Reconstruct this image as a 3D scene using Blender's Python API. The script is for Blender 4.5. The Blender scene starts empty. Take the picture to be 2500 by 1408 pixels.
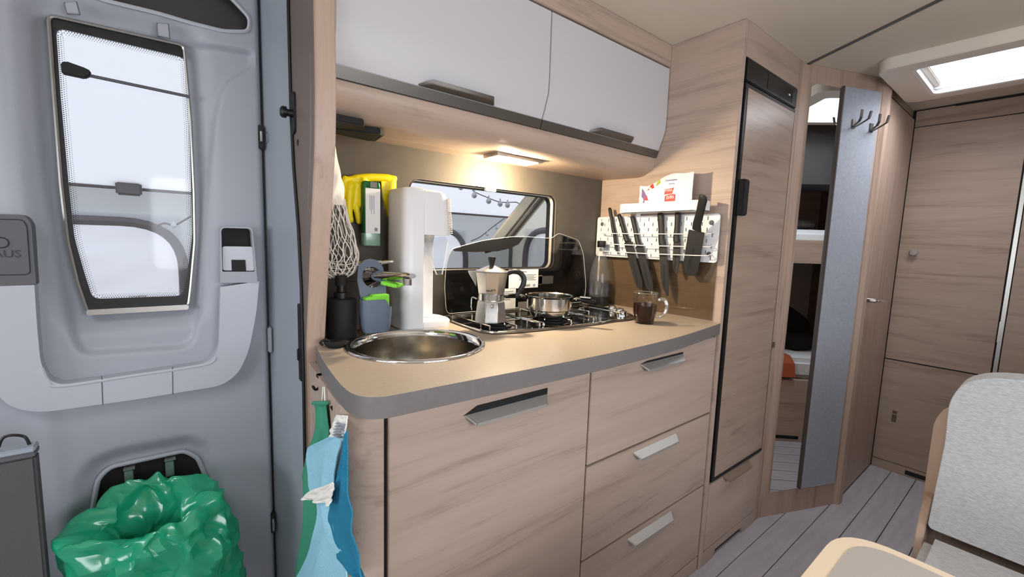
import bpy, bmesh, math, random
from mathutils import Vector, Matrix, noise
from mathutils.geometry import tessellate_polygon
PI = math.pi
random.seed(7)
S = bpy.context.scene
COL = S.collection
# ------------------------------------------------------------------ camera
YAW, PIT, ROL, FPX = 0.670554619, -0.108716667, 0.0323361588, 1051.5434
CAM = Vector((0, 0, 1.205))
_f = Vector((math.sin(YAW)*math.cos(PIT), math.cos(YAW)*math.cos(PIT), math.sin(PIT)))
_r = Vector((math.cos(YAW), -math.sin(YAW), 0)); _u = _r.cross(_f)
_r2 = _r*math.cos(ROL)+_u*math.sin(ROL); _u2 = -_r*math.sin(ROL)+_u*math.cos(ROL)
cd = bpy.data.cameras.new('camera'); cam = bpy.data.objects.new('camera', cd); COL.objects.link(cam)
cd.sensor_width = 36; cd.sensor_fit = 'HORIZONTAL'; cd.lens = 36*FPX/2500; cd.clip_start = .02
cam.matrix_world = Matrix(((_r2.x, _u2.x, -_f.x, CAM.x), (_r2.y, _u2.y, -_f.y, CAM.y), (_r2.z, _u2.z, -_f.z, CAM.z), (0, 0, 0, 1)))
S.camera = cam
# ------------------------------------------------------------------ world, daylight, exposure
W = bpy.data.worlds.new('world'); S.world = W; W.use_nodes = True
bg = W.node_tree.nodes['Background']; bg.inputs[0].default_value = (.93, .95, 1, 1); bg.inputs[1].default_value = 1.3
S.view_settings.view_transform = 'Standard'; S.view_settings.look = 'None'; S.view_settings.gamma = 1
S.view_settings.use_curve_mapping = False; S.view_settings.exposure = 0.0
cy_ = S.cycles; cy_.max_bounces = 6; cy_.diffuse_bounces = 3; cy_.glossy_bounces = 3; cy_.transmission_bounces = 4; cy_.transparent_max_bounces = 12
cy_.caustics_reflective = False; cy_.caustics_refractive = False; cy_.use_adaptive_sampling = True; cy_.adaptive_threshold = .08
def area(name, loc, rot, sx, sy, power, col):
    l = bpy.data.lights.new(name, 'AREA'); l.shape = 'RECTANGLE'; l.size = sx; l.size_y = sy; l.energy = power; l.color = col
    o = bpy.data.objects.new(name, l); o.location = loc; o.rotation_euler = rot; COL.objects.link(o); return o
area('daylight_front_window', (-2.06, 0.1, 1.25), (0, -PI/2, 0), .66, 1.5, 27, (.93, .96, 1))        # front window of the caravan
area('daylight_dinette_window', (.55, -1.06, 1.25), (PI/2, 0, 0), 1.3, .62, 21.5, (.93, .96, 1))       # dinette window
area('daylight_roof_hatch', (2.48, .22, 2.08), (0, 0, 0), .42, .4, 11, (.95, .97, 1))                # roof hatch
area('daylight_front_hatch', (-.75, .2, 2.04), (0, 0, 0), .6, .6, 9, (.95, .97, 1))                 # roof hatch over the seats
# ------------------------------------------------------------------ helpers
def at(x, y, axis, val):
    d = _r2*((x-1250)/FPX) - _u2*((y-704)/FPX) + _f
    return CAM + d*((val-CAM[axis])/d[axis])
def PX(x, y, X): return at(x, y, 0, X)
def PY(x, y, Y): return at(x, y, 1, Y)
def PZ(x, y, Z): return at(x, y, 2, Z)
def lin(c):
    if isinstance(c, str): c = tuple(int(c[i:i+2], 16) for i in (0, 2, 4))
    return tuple((v/255/12.92 if v/255 <= .04045 else ((v/255+.055)/1.055)**2.4) for v in c)+(1,)
def mat(name, col, rough=.5, metal=0, bump=0, bscale=200, var=0, vscale=8, trans=0, ior=1.45, spec=.5, coat=0, emit=0, sheen=0, alpha=1, stretch=(1, 1, 1)):
    m = bpy.data.materials.new(name); m.use_nodes = True; N = m.node_tree.nodes; L = m.node_tree.links
    b = N['Principled BSDF']; c = lin(col)
    b.inputs['Base Color'].default_value = c; b.inputs['Roughness'].default_value = rough; b.inputs['Metallic'].default_value = metal
    b.inputs['Transmission Weight'].default_value = trans; b.inputs['IOR'].default_value = ior; b.inputs['Specular IOR Level'].default_value = spec
    b.inputs['Coat Weight'].default_value = coat; b.inputs['Sheen Weight'].default_value = sheen; b.inputs['Alpha'].default_value = alpha
    if emit: b.inputs['Emission Color'].default_value = c; b.inputs['Emission Strength'].default_value = emit
    if bump or var:
        t = N.new('ShaderNodeTexCoord'); mp = N.new('ShaderNodeMapping'); mp.inputs['Scale'].default_value = stretch; L.new(t.outputs['Object'], mp.inputs[0])
    if bump:
        n = N.new('ShaderNodeTexNoise'); n.inputs['Scale'].default_value = bscale; n.inputs['Detail'].default_value = 3; L.new(mp.outputs[0], n.inputs['Vector'])
        bp = N.new('ShaderNodeBump'); bp.inputs['Strength'].default_value = bump; bp.inputs['Distance'].default_value = .002
        L.new(n.outputs[0], bp.inputs['Height']); L.new(bp.outputs[0], b.inputs['Normal'])
    if var:
        n2 = N.new('ShaderNodeTexNoise'); n2.inputs['Scale'].default_value = vscale; n2.inputs['Detail'].default_value = 5; L.new(mp.outputs[0], n2.inputs['Vector'])
        r = N.new('ShaderNodeValToRGB'); r.color_ramp.elements[0].position = .3; r.color_ramp.elements[1].position = .7
        r.color_ramp.elements[0].color = tuple(v*(1-var) for v in c[:3])+(1,); r.color_ramp.elements[1].color = tuple(min(1, v*(1+var)) for v in c[:3])+(1,)
        L.new(n2.outputs[0], r.inputs[0]); L.new(r.outputs[0], b.inputs['Base Color'])
    return m
def wood(name, axis, light=(189, 168, 154), dark=(163, 143, 130), rough=.42):
    m = bpy.data.materials.new(name); m.use_nodes = True; N = m.node_tree.nodes; L = m.node_tree.links; b = N['Principled BSDF']
    b.inputs['Roughness'].default_value = rough; b.inputs['Specular IOR Level'].default_value = .4
    t = N.new('ShaderNodeTexCoord'); oi = N.new('ShaderNodeObjectInfo'); ad = N.new('ShaderNodeVectorMath'); ad.operation = 'ADD'
    ml = N.new('ShaderNodeMath'); ml.operation = 'MULTIPLY'; ml.inputs[1].default_value = 37; L.new(oi.outputs['Random'], ml.inputs[0])
    L.new(t.outputs['Object'], ad.inputs[0]); L.new(ml.outputs[0], ad.inputs[1])
    mp = N.new('ShaderNodeMapping'); sc = [19, 19, 19]; sc[axis] = 1.4; mp.inputs['Scale'].default_value = sc; L.new(ad.outputs[0], mp.inputs[0])
    n1 = N.new('ShaderNodeTexNoise'); n1.inputs['Scale'].default_value = 1; n1.inputs['Detail'].default_value = 6; n1.inputs['Roughness'].default_value = .6; n1.inputs['Distortion'].default_value = .9; L.new(mp.outputs[0], n1.inputs['Vector'])
    mp2 = N.new('ShaderNodeMapping'); sc2 = [170, 170, 170]; sc2[axis] = 6; mp2.inputs['Scale'].default_value = sc2; L.new(ad.outputs[0], mp2.inputs[0])
    n2 = N.new('ShaderNodeTexNoise'); n2.inputs['Scale'].default_value = 1; n2.inputs['Detail'].default_value = 3; L.new(mp2.outputs[0], n2.inputs['Vector'])
    mx = N.new('ShaderNodeMath'); mx.operation = 'MULTIPLY_ADD'; mx.inputs[1].default_value = .35; L.new(n2.outputs[0], mx.inputs[0]); L.new(n1.outputs[0], mx.inputs[2])
    r = N.new('ShaderNodeValToRGB'); e = r.color_ramp.elements; e[0].position = .48; e[1].position = .86
    e[0].color = lin(dark); e[1].color = lin(light); e2 = r.color_ramp.elements.new(.62); e2.color = tuple((a*.35+c*.65) for a, c in zip(lin(dark), lin(light)))
    L.new(mx.outputs[0], r.inputs[0]); L.new(r.outputs[0], b.inputs['Base Color'])
    bp = N.new('ShaderNodeBump'); bp.inputs['Strength'].default_value = .12; bp.inputs['Distance'].default_value = .001; L.new(n2.outputs[0], bp.inputs['Height']); L.new(bp.outputs[0], b.inputs['Normal'])
    return m
def film(name, col, tint=(1, 1, 1), transp=.7, rough=.05, translu=0, gloss=.08, fres=.4):
    """thin sheet: transparent + translucent/diffuse + fresnel gloss"""
    m = bpy.data.materials.new(name); m.use_nodes = True; N = m.node_tree.nodes; L = m.node_tree.links
    N.remove(N['Principled BSDF']); out = N['Material Output']
    tr = N.new('ShaderNodeBsdfTransparent'); tr.inputs[0].default_value = tint+(1,)
    df = N.new('ShaderNodeBsdfDiffuse'); df.inputs[0].default_value = lin(col)
    tl = N.new('ShaderNodeBsdfTranslucent'); tl.inputs[0].default_value = lin(col)
    m1 = N.new('ShaderNodeMixShader'); m1.inputs[0].default_value = translu; L.new(df.outputs[0], m1.inputs[1]); L.new(tl.outputs[0], m1.inputs[2])
    m2 = N.new('ShaderNodeMixShader'); m2.inputs[0].default_value = transp; L.new(m1.outputs[0], m2.inputs[1]); L.new(tr.outputs[0], m2.inputs[2])
    gl = N.new('ShaderNodeBsdfGlossy'); gl.inputs['Roughness'].default_value = rough
    lw = N.new('ShaderNodeLayerWeight'); lw.inputs[0].default_value = .3; mu = N.new('ShaderNodeMath'); mu.operation = 'MULTIPLY_ADD'; mu.inputs[1].default_value = fres; mu.inputs[2].default_value = gloss
    L.new(lw.outputs['Fresnel'], mu.inputs[0])
    m3 = N.new('ShaderNodeMixShader'); L.new(mu.outputs[0], m3.inputs[0]); L.new(m2.outputs[0], m3.inputs[1]); L.new(gl.outputs[0], m3.inputs[2])
    L.new(m3.outputs[0], out.inputs[0]); return m
def glow(name, col, s):
    m = bpy.data.materials.new(name); m.use_nodes = True; N = m.node_tree.nodes; N.remove(N['Principled BSDF'])
    e = N.new('ShaderNodeEmission'); e.inputs[0].default_value = lin(col); e.inputs[1].default_value = s; m.node_tree.links.new(e.outputs[0], N['Material Output'].inputs[0]); return m
WORLDLOC = {}
def tag(o, label=None, cat=None, group=None, kind=None):
    if label: o['label'] = label
    if cat: o['category'] = cat
    if group: o['group'] = group
    if kind: o['kind'] = kind
    return o
def thing(name, loc, label=None, cat=None, group=None, kind=None):
    o = bpy.data.objects.new(name, None); o.empty_display_size = .05; COL.objects.link(o); o.location = loc; WORLDLOC[o] = Vector(loc)
    return tag(o, label, cat, group, kind)
class MB:
    def __init__(s): s.v = []; s.f = []
    def add(s, vs, fs):
        k = len(s.v); s.v += [Vector(v) for v in vs]; s.f += [tuple(i+k for i in f) for f in fs]; return s
    def box(s, lo, hi):
        x0, y0, z0 = lo; x1, y1, z1 = hi
        return s.add([(x0, y0, z0), (x1, y0, z0), (x1, y1, z0), (x0, y1, z0), (x0, y0, z1), (x1, y0, z1), (x1, y1, z1), (x0, y1, z1)],
                     [(0, 3, 2, 1), (4, 5, 6, 7), (0, 1, 5, 4), (1, 2, 6, 5), (2, 3, 7, 6), (3, 0, 4, 7)])
    def prism(s, poly, d):
        n = len(poly); d = Vector(d); p = [Vector(q) for q in poly]
        return s.add(p+[q+d for q in p], [tuple(range(n))[::-1], tuple(range(n, 2*n))]+[(i, (i+1) % n, n+(i+1) % n, n+i) for i in range(n)])
    def rings(s, rs, closed=True, cap=(True, True), loop=False):
        n = len(rs[0]); vs = [p for r in rs for p in r]; fs = []; m = len(rs)
        for a in range(m if loop else m-1):
            b = (a+1) % m
            for i in range(n if closed else n-1):
                j = (i+1) % n; fs.append((a*n+i, a*n+j, b*n+j, b*n+i))
        if closed and not loop:
            if cap[0]: fs.append(tuple(range(n))[::-1])
            if cap[1]: fs.append(tuple(range((m-1)*n, m*n)))
        return s.add(vs, fs)
    def lathe(s, prof, c=(0, 0, 0), n=32, cap=(True, True), axis=None, phase=0):
        c = Vector(c); M = Matrix.Identity(3) if axis is None else Vector(axis).normalized().to_track_quat('Z', 'Y').to_matrix()
        return s.rings([[c+M@Vector((r*math.cos(2*PI*i/n+phase), r*math.sin(2*PI*i/n+phase), z)) for i in range(n)] for r, z in prof], cap=cap)
    def cyl(s, p0, p1, r0, r1=None, n=20):
        p0 = Vector(p0); d = Vector(p1)-p0; return s.lathe([(r0, 0), (r0 if r1 is None else r1, d.length)], p0, n, axis=d)
    def tube(s, path, r, n=8, closed=False, round_ends=False):
        P = [Vector(p) for p in path]; m = len(P); R = r if isinstance(r, (list, tuple)) else [r]*m; rs = []; up = None
        for i in range(m):
            a = P[(i-1) % m] if (closed or i > 0) else P[i]; b = P[(i+1) % m] if (closed or i < m-1) else P[i]
            t = (b-a).normalized()
            if up is None: up = Vector((0, 0, 1)) if abs(t.z) < .9 else Vector((1, 0, 0))
            x = t.cross(up)
            if x.length < 1e-6: x = t.orthogonal()
            x.normalize(); up = x.cross(t)
            rs.append((P[i], x.copy(), up.copy(), R[i], t))
        out = []
        if round_ends and not closed:
            p, x, u, q, t = rs[0]
            for k in (.0, .5, .85): out.append([p-t*q*math.sqrt(max(0, 1-(k*.98+.02)**2))+(x*math.cos(2*PI*i/n)+u*math.sin(2*PI*i/n))*q*(k*.98+.02) for i in range(n)])
        out += [[p+(x*math.cos(2*PI*i/n)+u*math.sin(2*PI*i/n))*q for i in range(n)] for p, x, u, q, t in rs]
        if round_ends and not closed:
            p, x, u, q, t = rs[-1]
            for k in (.85, .5, .0): out.append([p+t*q*math.sqrt(max(0, 1-(k*.98+.02)**2))+(x*math.cos(2*PI*i/n)+u*math.sin(2*PI*i/n))*q*(k*.98+.02) for i in range(n)])
        return s.rings(out, loop=closed)
    def grid(s, fn, nu, nv, wu=False, wv=False):
        U = nu if wu else nu+1; V = nv if wv else nv+1
        vs = [fn(i/nu, j/nv) for i in range(U) for j in range(V)]
        return s.add(vs, [(i*V+j, ((i+1) % U)*V+j, ((i+1) % U)*V+(j+1) % V, i*V+(j+1) % V) for i in range(nu) for j in range(nv)])
    def plate(s, outer, holes, fn, t):
        """flat plate with holes: 2D outlines, fn(u,v,w)->3D, w in 0..t"""
        loops = [outer]+holes; flat = [p for l in loops for p in l]; n = len(flat)
        tri = tessellate_polygon([[Vector((p[0], p[1], 0)) for p in l] for l in loops])
        if t == 0: return s.add([fn(p[0], p[1], 0) for p in flat], [tuple(q) for q in tri])
        vs = [fn(p[0], p[1], 0) for p in flat]+[fn(p[0], p[1], t) for p in flat]; fs = []
        for a, b, c in tri: fs += [(a, b, c), (c+n, b+n, a+n)]
        k = 0
        for l in loops:
            m = len(l)
            for i in range(m): fs.append((k+i, k+(i+1) % m, n+k+(i+1) % m, n+k+i))
            k += m
        return s.add(vs, fs)
    def build(s, name, m, parent=None, label=None, cat=None, group=None, kind=None, bevel=0, seg=2, smooth=35, remesh=0, subd=0, solid=0, T=None, relax=0):
        vs = [T@v for v in s.v] if T else s.v
        if parent is not None: org = WORLDLOC[parent]
        else:
            lo = [min(v[i] for v in vs) for i in range(3)]; hi = [max(v[i] for v in vs) for i in range(3)]
            org = Vector(((lo[0]+hi[0])/2, (lo[1]+hi[1])/2, lo[2]))
        if parent is not None:   # own origin keeps grain local
            lo = [min(v[i] for v in vs) for i in range(3)]; hi = [max(v[i] for v in vs) for i in range(3)]
            own = Vector([(a+b)/2 for a, b in zip(lo, hi)])
        else: own = org
        me = bpy.data.meshes.new(name); bm = bmesh.new()
        bv = [bm.verts.new(v-own) for v in vs]
        for f in s.f:
            try: bm.faces.new([bv[i] for i in f])
            except ValueError: pass
        if not solid: bmesh.ops.recalc_face_normals(bm, faces=bm.faces)
        if bevel:
            bm.normal_update()
            ed = [e for e in bm.edges if len(e.link_faces) == 2 and e.calc_face_angle(0) > .5]
            bmesh.ops.bevel(bm, geom=ed, offset=bevel, segments=seg, affect='EDGES', clamp_overlap=True)
        bm.to_mesh(me); bm.free()
        o = bpy.data.objects.new(name, me); COL.objects.link(o)
        if remesh or subd or solid or relax:
            if remesh: q = o.modifiers.new('r', 'REMESH'); q.mode = 'VOXEL'; q.voxel_size = remesh
            if relax: q = o.modifiers.new('s', 'SMOOTH'); q.iterations = relax; q.factor = .5
            if subd: q = o.modifiers.new('d', 'SUBSURF'); q.levels = subd; q.render_levels = subd
            if solid: q = o.modifiers.new('t', 'SOLIDIFY'); q.thickness = solid; q.offset = 0
            me2 = bpy.data.meshes.new_from_object(o.evaluated_get(bpy.context.evaluated_depsgraph_get())); o.modifiers.clear(); o.data = me2; bpy.data.meshes.remove(me); me = me2; me.name = name
        me.materials.clear(); me.materials.append(m)
        if smooth:
            me.polygons.foreach_set('use_smooth', [True]*len(me.polygons)); me.set_sharp_from_angle(angle=math.radians(smooth))
        if parent is not None: o.parent = parent; o.location = own-org
        else: o.location = org
        WORLDLOC[o] = own.copy()
        return tag(o, label, cat, group, kind)
def B(lo, hi): return MB().box(lo, hi)
def rrect(x0, y0, x1, y1, r, n=5):
    out = []
    for cx, cy, a in ((x1-r, y1-r, 0), (x0+r, y1-r, 90), (x0+r, y0+r, 180), (x1-r, y0+r, 270)):
        for i in range(n+1):
            t = math.radians(a+90*i/n); out.append((cx+r*math.cos(t), cy+r*math.sin(t)))
    return out
def roundpoly(P, r, n=5):
    out = []; m = len(P); R = r if isinstance(r, (list, tuple)) else [r]*m
    for i in range(m):
        p = Vector(P[i][:2]); a = Vector(P[i-1][:2])-p; b = Vector(P[(i+1) % m][:2])-p
        q = min(R[i], a.length*.48, b.length*.48)
        if q < 1e-5: out.append(tuple(p)); continue
        A = p+a.normalized()*q; Bq = p+b.normalized()*q
        for k in range(n+1):
            t = k/n; v = A*(1-t)**2+p*2*t*(1-t)+Bq*t*t; out.append((v.x, v.y))
    return out
def catmull(P, n=6, closed=False):
    P = [Vector(p) for p in P]; out = []; m = len(P)
    for i in range(m if closed else m-1):
        g = lambda k: P[k % m] if closed else P[max(0, min(m-1, k))]
        a, b, c, d = g(i-1), g(i), g(i+1), g(i+2)
        for k in range(n):
            t = k/n; out.append(.5*((2*b)+(c-a)*t+(2*a-5*b+4*c-d)*t*t+(3*b-a-3*c+d)*t**3))
    if not closed: out.append(P[-1])
    return out
def text(name, s, size, M, m, parent, ext=.0004, align='LEFT'):
    cu = bpy.data.curves.new(name, 'FONT'); cu.body = s; cu.size = size; cu.extrude = ext; cu.align_x = align; cu.resolution_u = 2
    o = bpy.data.objects.new(name+'_tmp', cu); COL.objects.link(o)
    me = bpy.data.meshes.new_from_object(o.evaluated_get(bpy.context.evaluated_depsgraph_get())); bpy.data.objects.remove(o); bpy.data.curves.remove(cu)
    me.transform(Matrix.Translation(-WORLDLOC[parent])@M); me.materials.clear(); me.materials.append(m); me.name = name
    o = bpy.data.objects.new(name, me); COL.objects.link(o); o.parent = parent
    c = sum((v.co for v in me.vertices), Vector())/max(1, len(me.vertices)); me.transform(Matrix.Translation(-c)); o.location = c
    if parent.parent is not None: pass
    WORLDLOC[o] = WORLDLOC[parent]+c; return o
def frame(o, x, y):
    x = Vector(x).normalized(); y = Vector(y).normalized(); z = x.cross(y); o = Vector(o)
    return Matrix(((x.x, y.x, z.x, o.x), (x.y, y.y, z.y, o.y), (x.z, y.z, z.z, o.z), (0, 0, 0, 1)))
def nvec(p): return Vector((noise.noise(p), noise.noise(p+Vector((17.3, 4.1, 9.7))), noise.noise(p+Vector((-8.9, 23.3, 2.2)))))
def ss(a, b, x):
    t = max(0, min(1, (x-a)/(b-a))); return t*t*(3-2*t)
def sdf(P, x, y):
    d = 1e9; ins = False; n = len(P); best = None
    for i in range(n):
        ax, ay = P[i]; bx, by = P[(i+1) % n]; ex, ey = bx-ax, by-ay; wx, wy = x-ax, y-ay
        t = max(0, min(1, (wx*ex+wy*ey)/(ex*ex+ey*ey+1e-12))); qx, qy = ax+ex*t, ay+ey*t
        dd = (x-qx)**2+(y-qy)**2
        if dd < d: d = dd; best = (qx, qy)
        if (ay > y) != (by > y) and x < (bx-ax)*(y-ay)/(by-ay+1e-15)+ax: ins = not ins
    return (-1 if ins else 1)*math.sqrt(d), best
# ------------------------------------------------------------------ materials
WX = wood('oak_grain_x', 0); WY = wood('oak_grain_y', 1); WZ = wood('oak_grain_z', 2, (184, 160, 144), (156, 132, 117))
WG = wood('oak_grey_y', 1, (168, 147, 131), (140, 119, 105)); WD = wood('fridge_oak', 0, (174, 153, 137), (144, 122, 107), .3)
M_door = mat('door_grey_plastic', (158, 161, 170), .5, bump=.15, bscale=900)
M_band = mat('door_silver_plastic', (176, 179, 188), .32)
M_frame = mat('door_frame_grey', (150, 158, 168), .38)
M_dgrey = mat('dark_grey_plastic', (88, 89, 93), .5, bump=.1, bscale=900)
M_black = mat('black_plastic', (16, 16, 17), .42); M_matte = mat('matte_black', (20, 20, 21), .7); M_rubber = mat('black_rubber', (24, 24, 26), .6)
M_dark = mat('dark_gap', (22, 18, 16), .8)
M_white = mat('white_plastic', (232, 233, 236), .35); M_cream = mat('cream_plastic', (226, 218, 206), .4)
M_gloss = mat('gloss_white_front', (200, 199, 203), .42)
M_strip = mat('bronze_grey_metal', (104, 100, 95), .35, metal=.6); M_alu = mat('brushed_alu', (176, 174, 170), .32, metal=.9)
M_chrome = mat('chrome', (225, 225, 228), .06, metal=1); M_steel = mat('polished_steel', (205, 203, 198), .12, metal=1)
M_bowl = mat('brushed_steel_bowl', (182, 176, 164), .2, metal=1, bump=.08, bscale=60, var=.12, vscale=18)
M_alucast = mat('cast_aluminium', (196, 195, 194), .25, metal=.95, bump=.05, bscale=300)
M_ceil = mat('ceiling_vinyl', (220, 210, 193), .7, bump=.1, bscale=500)
M_taupe = mat('taupe_laminate', (84, 78, 71), .75, var=.06, vscale=30)
M_top = mat('worktop_laminate', (178, 163, 147), .42, var=.05, vscale=120); M_tedge_shade = mat('worktop_edge_shaded', (116, 112, 110), .45, var=.05, vscale=120)  # edge is the same laminate, darkened and greyed for its weaker light
M_felt = mat('grey_felt', (160, 165, 176), .95, bump=.5, bscale=700, var=.08, vscale=90)
M_mirror = mat('mirror_glass', (235, 238, 238), .01, metal=1)
M_plank = mat('grey_vinyl_plank', (174, 171, 179), .5, var=.1, vscale=5, bump=.15, bscale=90, stretch=(1, 9, 9))
M_fabric = mat('grey_tweed', (182, 185, 190), .95, bump=.8, bscale=420, var=.14, vscale=260, stretch=(1, .35, 1))
M_tblin = mat('table_grey', (170, 164, 160), .45); M_tbrim = mat('table_rim', (222, 204, 180), .4)
M_wall = mat('wall_white', (205, 200, 192), .7)
M_glass = film('clear_pane', (255, 255, 255), (.98, .98, .99), .99, gloss=.01, fres=.15)
M_tint = film('tinted_lid_glass', (8, 8, 8), (.76, .76, .75), .95, gloss=.012, fres=.15)
M_smoke = film('smoked_acrylic', (60, 48, 34), (.80, .77, .71), .9, gloss=.02, fres=.3)
M_acryl = film('clear_acrylic', (240, 245, 250), (.995, .995, 1), .995, gloss=.004, fres=.05)
M_bottle = film('bottle_plastic', (230, 232, 235), (.93, .94, .95), .95, gloss=.015, fres=.25); M_cup = film('mug_glass', (70, 70, 70), (.975, .975, .97), .985, gloss=.008, fres=.2)
M_awnr = film('awning_roof_cloth', (240, 243, 250), transp=.0, translu=.75, gloss=0, rough=1)
M_awnw = film('awning_grey_cloth', (196, 200, 204), transp=.0, translu=.6, gloss=0, rough=1)
M_awnf = film('awning_window_foil', (236, 238, 250), transp=.1, translu=.8, gloss=.02, rough=.3)
M_awnd = mat('awning_dark_binding', (116, 113, 118), .8); M_awns = film('awning_cream_cloth', (240, 236, 224), transp=0, translu=.62, gloss=0, rough=1)
M_green = film('green_bag_film', (52, 214, 165), (.3, .85, .68), .25, rough=.2, translu=.5, gloss=.07, fres=.3)
M_yellow = mat('yellow_latex', (243, 222, 20), .4, spec=.5); M_sponge = mat('green_sponge', (128, 214, 66), .9, bump=.8, bscale=300)
M_caddy = mat('grey_silicone', (96, 108, 126), .5); M_cotton = mat('white_cotton', (240, 237, 230), .9); M_label = mat('white_label', (232, 234, 232), .5)
M_soapg = film('green_dish_soap', (16, 110, 60), (.2, .55, .32), .35, rough=.08, gloss=.05); M_soapc = film('pale_green_cap', (160, 205, 180), (.8, .92, .85), .5, rough=.2)
M_coffee = mat('coffee', (40, 15, 6), .4, spec=.1); M_ink = mat('black_ink', (28, 28, 32), .6); M_red = mat('red_print', (206, 60, 52), .5); M_blue = mat('blue_print', (62, 58, 130), .5); M_purple = mat('purple_print', (128, 104, 150), .5); M_olive = mat('green_print', (170, 178, 60), .5)
M_pack = mat('glossy_white_foil', (226, 228, 236), .25); M_lblue = mat('light_blue_cloth', (150, 205, 226), .85, bump=1, bscale=260); M_teal = mat('teal_cloth', (28, 122, 156), .85, bump=1, bscale=260); M_gcloth = mat('green_cloth', (64, 152, 122), .85, bump=.6, bscale=300)
M_knife = mat('black_knife_blade', (42, 42, 43), .45, spec=.4); M_kgrip = mat('black_knife_grip', (28, 28, 30), .55)
M_enamel = mat('black_enamel', (14, 14, 15), .12, coat=.5); M_lbulb = mat('pale_bulb', (212, 216, 222), .3)
M_sheet = mat('white_sheet', (222, 226, 232), .9, bump=.3, bscale=30); M_orange = mat('orange_blanket', (160, 82, 52), .9, bump=.4, bscale=200); M_pillow = mat('grey_pillow', (120, 118, 120), .9, var=.3, vscale=40)
M_lamp = glow('led_diffuser', (255, 236, 196), 9.0); M_greenclip = mat('grey_green_plastic', (96, 118, 108), .4)
# ------------------------------------------------------------------ key dimensions
YW, ZC, XF, YF, ZT, XE, YB, YD = 1.29, .942, 1.513, .717, 1.957, 3.12, .545, 1.30
YP = .722   # front face of the base units
XL = -2.0; YO = -1.0
# ================================================================== STRUCTURE
fl = B((XL-.05, YO-.05, -.06), (XE+.05, YW+.05, -.006)).build('floor', M_dark, kind='structure')
yy = .66+.1025*6
while yy > YO:
    y1 = min(yy, YW); y0 = max(yy-.1025, YO)
    B((XL, y0+.0016, -.006), (XE, y1-.0016, 0)).build('plank', M_plank, fl)
    yy -= .1025
# ceiling with two hatch openings
hatch = [(2.27, .0), (2.70, .0), (2.70, .44), (2.27, .44)]; hatch2 = [(-1.05, -.1), (-.45, -.1), (-.45, .5), (-1.05, .5)]
ce = MB().plate([(XL-.05, YO-.05), (XE+.05, YO-.05), (XE+.05, YW+.05), (XL-.05, YW+.05)], [hatch, hatch2], lambda u, v, w: (u, v, ZT+w), .03).build('ceiling', M_ceil, kind='structure', smooth=0)
p0, p1 = Vector((2.057, .718, ZT)), Vector((1.72, .13, ZT)); q = (p1-p0).normalized().cross(Vector((0, 0, 1)))*.007
MB().prism([p0-q, p0+q, p1+q, p1-q], (0, 0, -.004)).build('seam_strip', M_dgrey, ce)
# kitchen side wall with window opening
kw = [PY(*p, YW) for p in [(1000, 440), (1350, 479), (1355, 655), (1000, 655)]]
wx0, wx1, wz0, wz1 = .60, 1.238, 1.098, 1.392
dx0, dx1, dz0, dz1 = -.44, .203, .06, 1.9
out = [(XL-.05, -.05), (dx0, -.05), (dx0, dz1), (dx1+.07, dz1), (dx1+.07, -.05), (XE+.05, -.05), (XE+.05, ZT), (XL-.05, ZT)]
MB().plate(out, [rrect(wx0, wz0, wx1, wz1, .032)], lambda u, v, w: (u, YW+w, v), .035).build('wall_kitchen', M_taupe, kind='structure', smooth=0)
B((dx0, YW-.01, -.05), (dx1+.08, YW+.035, .055)).build('trim_1', M_dgrey, kind='structure', bevel=.004)
# opposite wall and front wall behind the photographer, each with the window the daylight comes through
MB().plate([(XL-.05, -.05), (XE+.05, -.05), (XE+.05, ZT), (XL-.05, ZT)], [rrect(-.1, .94, 1.2, 1.56, .05)], lambda u, v, w: (u, YO-w, v), .035).build('wall_dinette', M_wall, kind='structure', smooth=0)
MB().plate([(YO, -.05), (YW+.03, -.05), (YW+.03, ZT), (YO, ZT)], [rrect(-.65, .92, .85, 1.58, .06)], lambda u, v, w: (XL-w, u, v), .035).build('wall_front', M_wall, kind='structure', smooth=0)
B((XE, YO, -.05), (XE+.035, YW, ZT)).build('wall_rear', M_wall, kind='structure')
for i, (lo, hi, fn) in enumerate([((-.1, .94), (1.2, 1.56), lambda u, v, w: (u, YO-.02-w, v)), ((-.65, .92), (.85, 1.58), lambda u, v, w: (XL-.02-w, u, v))]):
    wd = MB().plate(rrect(lo[0]-.03, lo[1]-.03, hi[0]+.03, hi[1]+.03, .07), [rrect(lo[0]+.01, lo[1]+.01, hi[0]-.01, hi[1]-.01, .05)], lambda u, v, w: fn(u, v, w-.04 if w else .0), .03).build('window_%d' % (i+3), M_cream, kind='structure', smooth=0)
    MB().plate(rrect(lo[0], lo[1], hi[0], hi[1], .05), [], fn, .003).build('pane', M_glass, wd, smooth=0)
# ------------------------------------------------------------------ entrance door
def dpx(pts, Y=YD): return [(lambda q: (q.x, q.z))(PY(x, y, Y)) for x, y in pts]
YG = YD+.03                                     # glass depth
winP = roundpoly(dpx([(119, 38), (449, 112), (466, 300), (474, 470), (476, 590), (466, 700), (460, 748), (216, 766), (190, 690), (166, 590), (150, 450), (133, 230)], YG), .012, 3)
ridge = roundpoly(dpx([(70, 20), (470, 100), (620, 125), (622, 162), (548, 205), (530, 280), (505, 480), (495, 620), (492, 760), (470, 850), (200, 868), (175, 830), (150, 720), (100, 400)]), .03, 4)
binO = roundpoly(dpx([(172, 1165), (215, 1112), (290, 1084), (470, 1053), (520, 1075), (545, 1160), (600, 1408), (640, 1640), (190, 1700), (160, 1400)]), .02, 4)
binI = roundpoly(dpx([(224, 1250), (240, 1165), (270, 1137), (450, 1098), (482, 1115), (515, 1190), (560, 1360), (590, 1560), (230, 1600)], YD+.02), .012, 3)
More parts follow.
